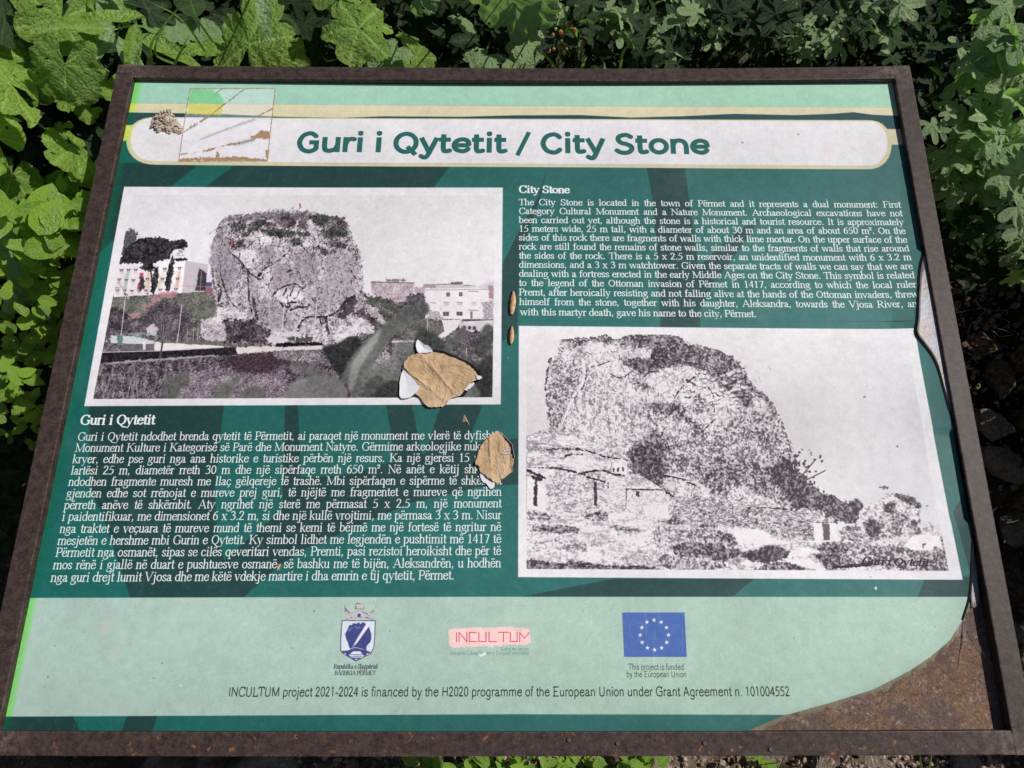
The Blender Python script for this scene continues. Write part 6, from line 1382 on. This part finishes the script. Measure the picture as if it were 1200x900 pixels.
N_ = [('dark toothed-leaved plant behind the top rail right of the pale broad leaves', 700, 30, 60, 42, 1.30, 48, .030, .050, ['nettle', 'nettle_shade', 'nettle_shade']),
      ('toothed-leaved plant with some sunlit leaves above the words City Stone', 780, 26, 52, 44, 1.30, 46, .030, .052, ['nettle', 'nettle_shade', 'nettle']),
      ('dark ivy-like plant in shade above the right part of the title banner', 860, 22, 54, 44, 1.34, 50, .028, .046, ['nettle_shade']),
      ('shaded plant with a few lit leaves above the banner end', 940, 34, 54, 44, 1.32, 48, .028, .046, ['nettle_shade', 'nettle_shade', 'nettle']),
      ('dark plant above the upper right frame corner', 1020, 26, 54, 48, 1.32, 50, .030, .048, ['nettle_shade', 'nettle_shade', 'nettle']),
      ('dark plant left of the tall grey-green plant top right', 1085, 60, 46, 60, 1.38, 44, .030, .046, ['nettle_shade']),
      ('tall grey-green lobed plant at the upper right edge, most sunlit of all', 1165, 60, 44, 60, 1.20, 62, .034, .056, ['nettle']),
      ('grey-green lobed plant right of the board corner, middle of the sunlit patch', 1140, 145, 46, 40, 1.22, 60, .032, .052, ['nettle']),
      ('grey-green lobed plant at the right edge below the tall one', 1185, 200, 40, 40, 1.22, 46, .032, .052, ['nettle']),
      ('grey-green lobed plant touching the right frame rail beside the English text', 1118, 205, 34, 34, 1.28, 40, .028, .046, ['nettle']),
      ('drooping plant at the lower end of the sunlit foliage on the right', 1150, 268, 46, 32, 1.30, 36, .026, .044, ['nettle', 'nettle_shade', 'nettle_shade']),
      ('bush in shade at the right edge above the stones', 1235, 300, 50, 60, 1.30, 60, .034, .056, ['nettle', 'nettle_shade']),
      ('dark trailing plant at the right edge', 1262, 130, 50, 80, 1.25, 60, .034, .056, ['nettle', 'nettle_shade'])]
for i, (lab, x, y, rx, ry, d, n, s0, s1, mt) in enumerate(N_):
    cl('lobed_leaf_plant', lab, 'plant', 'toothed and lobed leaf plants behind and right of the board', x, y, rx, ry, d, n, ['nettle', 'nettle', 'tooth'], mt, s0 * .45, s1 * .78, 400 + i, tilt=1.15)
for i, (lab, x, y, rx, ry, d, n, k, mt, s0, s1) in enumerate([
      ('small plant in shade between the corner leaves and the crinkled leaves', 175, 45, 50, 50, 1.42, 30, ['weed', 'nettle'], ['nettle_shade', 'under'], .03, .05),
      ('dark leafy plant behind the bright lobed leaves', 360, 30, 40, 50, 1.42, 30, ['weed', 'nettle'], ['nettle_shade', 'under'], .03, .05),
      ('dark leafy plant in the gap left of the pale broad leaf', 520, 40, 40, 50, 1.42, 30, ['weed', 'nettle'], ['nettle_shade', 'under'], .03, .05),
      ('narrow-leaved plant reaching in at the top left of the board corner', 140, 22, 40, 26, 1.30, 14, ['lance'], ['mallow_pale', 'weed'], .06, .10)]):
    cl('shade_plant', lab, 'plant', 'shade plants behind the board', x, y, rx, ry, d, n, k, mt, s0, s1, 600 + i, tilt=.7)

# --- grass
def blade(bm, pts, w):
    pts = [Vector(p) for p in pts]; L = None; n = len(pts)
    for i, p in enumerate(pts):
        d = (pts[min(i + 1, n - 1)] - pts[max(0, i - 1)]).normalized(); c = (Vector(CAM_W.tolist()) - p).normalized(); s = d.cross(c).normalized() * w * (1 - (i / (n - 1)) ** 2 * .93)
        a, b = bm.verts.new(p - s), bm.verts.new(p + s)
        if L: bm.faces.new((L[0], L[1], b, a))
        L = (a, b)
def grass(label, blades, mat='grass', w=.0022, group='grass tufts'):
    x, y, d = blades[0][0]; base = plant_base(x, y, d); root = empty('grass_tuft', base); tag(root, label, 'grass', group)
    for bl_ in blades:
        bm = bmesh.new(); P = [Vector(at(*q).tolist()) - root.location for q in bl_]
        Q = [Vector(q) for q in smooth_open([tuple(p) for p in P], 5)]; loc = root.location.copy()
        n = len(Q); prev = None
        for i, p in enumerate(Q):
            dd_ = (Q[min(i + 1, n - 1)] - Q[max(0, i - 1)]).normalized(); c = (Vector(CAM_W.tolist()) - p - loc).normalized(); s = dd_.cross(c).normalized() * w * (1 - (i / (n - 1)) ** 2 * .93)
            up_ = c * w * .4
            a, m_, b = bm.verts.new(p - s), bm.verts.new(p - up_), bm.verts.new(p + s)
            if prev: bm.faces.new((prev[0], prev[1], m_, a)); bm.faces.new((prev[1], prev[2], b, m_))
            prev = (a, m_, b)
        o = bm_obj('blade', bm, M[mat], root, smooth=True)
grass('thin arching grass above the upper left part of the board', [[(205, 75, 1.25), (182, 62, 1.22), (192, 30, 1.2), (216, 2, 1.18)], [(204, 76, 1.24), (214, 56, 1.22), (222, 40, 1.2)], [(240, 60, 1.26), (212, 22, 1.22), (172, 0, 1.2)], [(178, 75, 1.28), (178, 50, 1.25), (200, 20, 1.2), (214, 4, 1.18)], [(250, 50, 1.3), (230, 20, 1.25), (222, -5, 1.2)], [(196, 40, 1.3), (160, 30, 1.25), (120, 38, 1.22)]], w=.0016)
grass('single bent grass blade above the middle right of the top rail', [[(726, 84, 1.22), (730, 62, 1.2), (738, 54, 1.19), (745, 66, 1.2), (748, 82, 1.21)], [(680, 84, 1.22), (684, 74, 1.2), (688, 66, 1.2)], [(654, 84, 1.25), (640, 66, 1.22), (628, 58, 1.2)]], w=.0022)
grass('green grass blade poking out under the bottom rail at right', [[(1086, 925, 1.55), (1088, 905, 1.5), (1092, 884, 1.46)], [(1078, 925, 1.55), (1080, 905, 1.5), (1078, 884, 1.46)]], w=.003)
# dry grass strands in the dark gap right of the board
bl_ = []
g = random.Random(8)
for i in range(26):
    x, y = g.uniform(1125, 1215), g.uniform(310, 430); s, _p = hit_ground(x, y); d = s - .04
    bl_.append([(x, y, d), (x + g.uniform(-16, 16), y - g.uniform(4, 16), d - .03), (x + g.uniform(-40, 40), y + g.uniform(-26, 10), d - .05)])
grass('fine dry grass strands in the shade right of the board', bl_, 'dry', .0007)
# reddish bud stem
root = empty('flower_stalk', plant_base(645, 60, 1.3)); tag(root, 'thin reddish stalk with small yellow-brown buds above the top rail', 'plant')
bm = bmesh.new(); P = [Vector(at(*q).tolist()) - root.location for q in [(684, 0, 1.2), (676, 18, 1.2), (664, 30, 1.2), (658, 50, 1.21), (654, 76, 1.23)]]; tube(bm, P, .0012, .0016); bm_obj('stem', bm, M['brown_stem'], root)
g = random.Random(3)
for i in range(46):
    x, y = g.gauss(660, 12), g.gauss(42, 16); p = Vector(at(x, y, 1.2 + g.uniform(-.02, .02)).tolist()) - root.location; bm = bmesh.new()
    bmesh.ops.create_icosphere(bm, subdivisions=1, radius=.0030 * g.uniform(.6, 1.3), matrix=Matrix.Translation(p) @ Matrix.Diagonal((1, .7, 1.2, 1))); bm_obj('bud', bm, M['bud'] if i % 3 else M['weed'], root)

# ================================================================ stones on the ground and bank
def stone_mesh(seed, rough=.22):
    g = random.Random(seed); bm = bmesh.new(); bmesh.ops.create_icosphere(bm, subdivisions=4, radius=1)
    cuts = [(Vector((g.gauss(0, 1), g.gauss(0, 1), g.gauss(0, 1))).normalized(), g.uniform(.48, .85)) for _ in range(26)]
    ph = [g.uniform(0, 6.28) for _ in range(6)]
    for v in bm.verts:
        p = v.co.normalized()
        for n, d in cuts:
            k = p.dot(n)
            if k > d: p = p - n * (k - d) * .92
        p *= 1 + rough * .25 * (math.sin(5 * p.x + ph[0]) * math.sin(6 * p.y + ph[1]) + .7 * math.sin(13 * p.z + ph[2]) * math.sin(12 * p.x + ph[3]) + .6 * math.sin(27 * p.y + ph[4]) * math.sin(25 * p.z + ph[5]))
        v.co = p * (1 + g.gauss(0, .012))
    me = bpy.data.meshes.new('stone'); bm.to_mesh(me); bm.free(); return me
SM = [stone_mesh(i) for i in range(6)]; _sm2 = {}
def stone(px, py, r, label, mat='stone', seed=0, lift=.3, dist=None, squash=.7):
    g = random.Random(seed); s, p = hit_ground(px, py)
    if dist: p = at(px, py, dist)
    k = (seed % 6, mat)
    if k not in _sm2: _sm2[k] = set_mat(SM[k[0]], M[mat])
    o = bpy.data.objects.new('stone', _sm2[k]); COL.objects.link(o); rr = r / FOC * s * (.8 if mat == 'stone2' else 1)
    o.location = (p[0], p[1], p[2] + rr * lift); o.rotation_euler = (g.uniform(-.4, .4), g.uniform(-.4, .4), g.uniform(0, 6.3)); o.scale = (rr * g.uniform(.9, 1.2), rr * g.uniform(.75, 1), rr * squash)
    tag(o, label, 'stone', 'stones on the bank and under the board')
STN = [(1148, 408, 26, 'rough lumpy stone right of the board, uppermost of the column of stones', 'stone2'), (1168, 452, 30, 'wide flat stone directly under the uppermost lumpy one', 'stone2'), (1190, 425, 20, 'stone at the right edge beside the uppermost lumpy one', 'stone2'),
       (1158, 505, 24, 'angular stone beside the rail, level with the printed sky', 'stone'), (1196, 500, 26, 'stone at the right edge, mid height', 'stone2'), (1172, 550, 26, 'pale cracked stone third up from the frame corner', 'stone'),
       (1200, 590, 24, 'stone at the right edge above the long ridge', 'stone2'), (1184, 625, 28, 'ridge-like stone next to the rail near the torn corner', 'stone'), (1206, 680, 24, 'lowest stone seen right of the rail', 'stone2'), (1118, 362, 9, 'small grey pebble against the right rail', 'stone'), (1216, 745, 20, 'half-hidden stone by the lower right frame corner', 'stone2')]
for i, (x, y, r, lab, mt) in enumerate(STN): stone(x, y, r, lab, mt, i)
BST = [(640, 905, 16, 'pale stone under the bottom rail at the end of the weeds'), (795, 898, 20, 'stone under the bottom rail below the flag'), (838, 903, 22, 'broad stone under the bottom rail left of the small weed'), (905, 900, 26, 'flat pale stone below the grant number'),
       (965, 903, 26, 'flat sunlit stone below the rust corner start'), (1030, 900, 28, 'large flat stone under the rusted corner'), (1130, 900, 30, 'flat stone below the lower right frame corner'), (560, 908, 12, 'small stone among the weeds under the rail'), (410, 903, 14, 'small pale stone under the rail left of the weeds')]
for i, (x, y, r, lab) in enumerate(BST): stone(x, y, r, lab, 'stone', 20 + i, lift=-.02, squash=.30)
# weeds under the bottom rail
for i, (x, y, rx, n, lab) in enumerate([(505, 905, 26, 34, 'low weed under the bottom rail, leftmost of the row'), (560, 902, 30, 40, 'low weed under the bottom rail, below the grant line middle'), (615, 906, 26, 34, 'low weed under the bottom rail beside the pale stone'),
                                        (680, 902, 34, 44, 'low weed under the bottom rail left of the flag'), (748, 902, 28, 40, 'low weed under the bottom rail below the flag'), (893, 897, 8, 8, 'tiny weed growing between the flat stones')]):
    s, p = hit_ground(x, y); base = Vector(p.tolist()); root = empty('ground_weed', base); tag(root, lab, 'weed', 'weeds under the bottom rail'); g = random.Random(700 + i)
    for k in range(n):
        place_leaf(root, 'weed', g.gauss(x, rx * .5), g.gauss(y, 8), s - g.uniform(.02, .10), g.uniform(.022, .036), 'weed', None, tilt=.8, seed=7000 + i * 100 + k)
    bm = bmesh.new()
    for k in range(5): tube(bm, [(g.uniform(-.04, .04), g.uniform(-.02, .02), -.01), (g.uniform(-.06, .06), g.uniform(-.03, .03), .08)], .0016, .0008)
    bm_obj('stem', bm, M['stem'], root)
# pebbles and litter
def scatter_bits(name, n, region, s0, s1, mat, seed, label, cat, flat=False):
    g = np.random.default_rng(seed); vs, fs = [], []
    ico = bmesh.new(); bmesh.ops.create_icosphere(ico, subdivisions=1, radius=1); IV = np.array([v.co[:] for v in ico.verts]); IF = [[v.index for v in f.verts] for f in ico.faces]; ico.free()
    for _ in range(n):
        x, y = g.uniform(region[0], region[2]), g.uniform(region[1], region[3])
        s, p = hit_ground(x, y); sz = s0 * (s1 / s0) ** g.random()
        A_ = np.linalg.qr(g.normal(size=(3, 3)))[0] * sz; k = len(vs); V = (IV * (1 + g.normal(0, .12, IV.shape)) * np.array([1, .8, .5])) @ A_.T
        vs += [tuple(p + q) for q in V]; fs += [tuple(k + i for i in f) for f in IF]
    o = mesh_obj(name, vs, fs, M[mat]); tag(o, label, cat, kind='stuff')
scatter_bits('gravel', 2600, (330, 872, 1320, 960), .0015, .010, 'stone', 4, 'gravel and crumbs of pale soil under the board', 'gravel')
scatter_bits('gravel', 1500, (1080, 330, 1300, 800), .002, .014, 'stone2', 6, 'stony rubble on the shaded bank right of the board', 'gravel')
scatter_bits('leaf_litter', 900, (-60, 480, 130, 940), .002, .008, 'litter', 9, 'dark litter on the ground left of the board', 'litter')
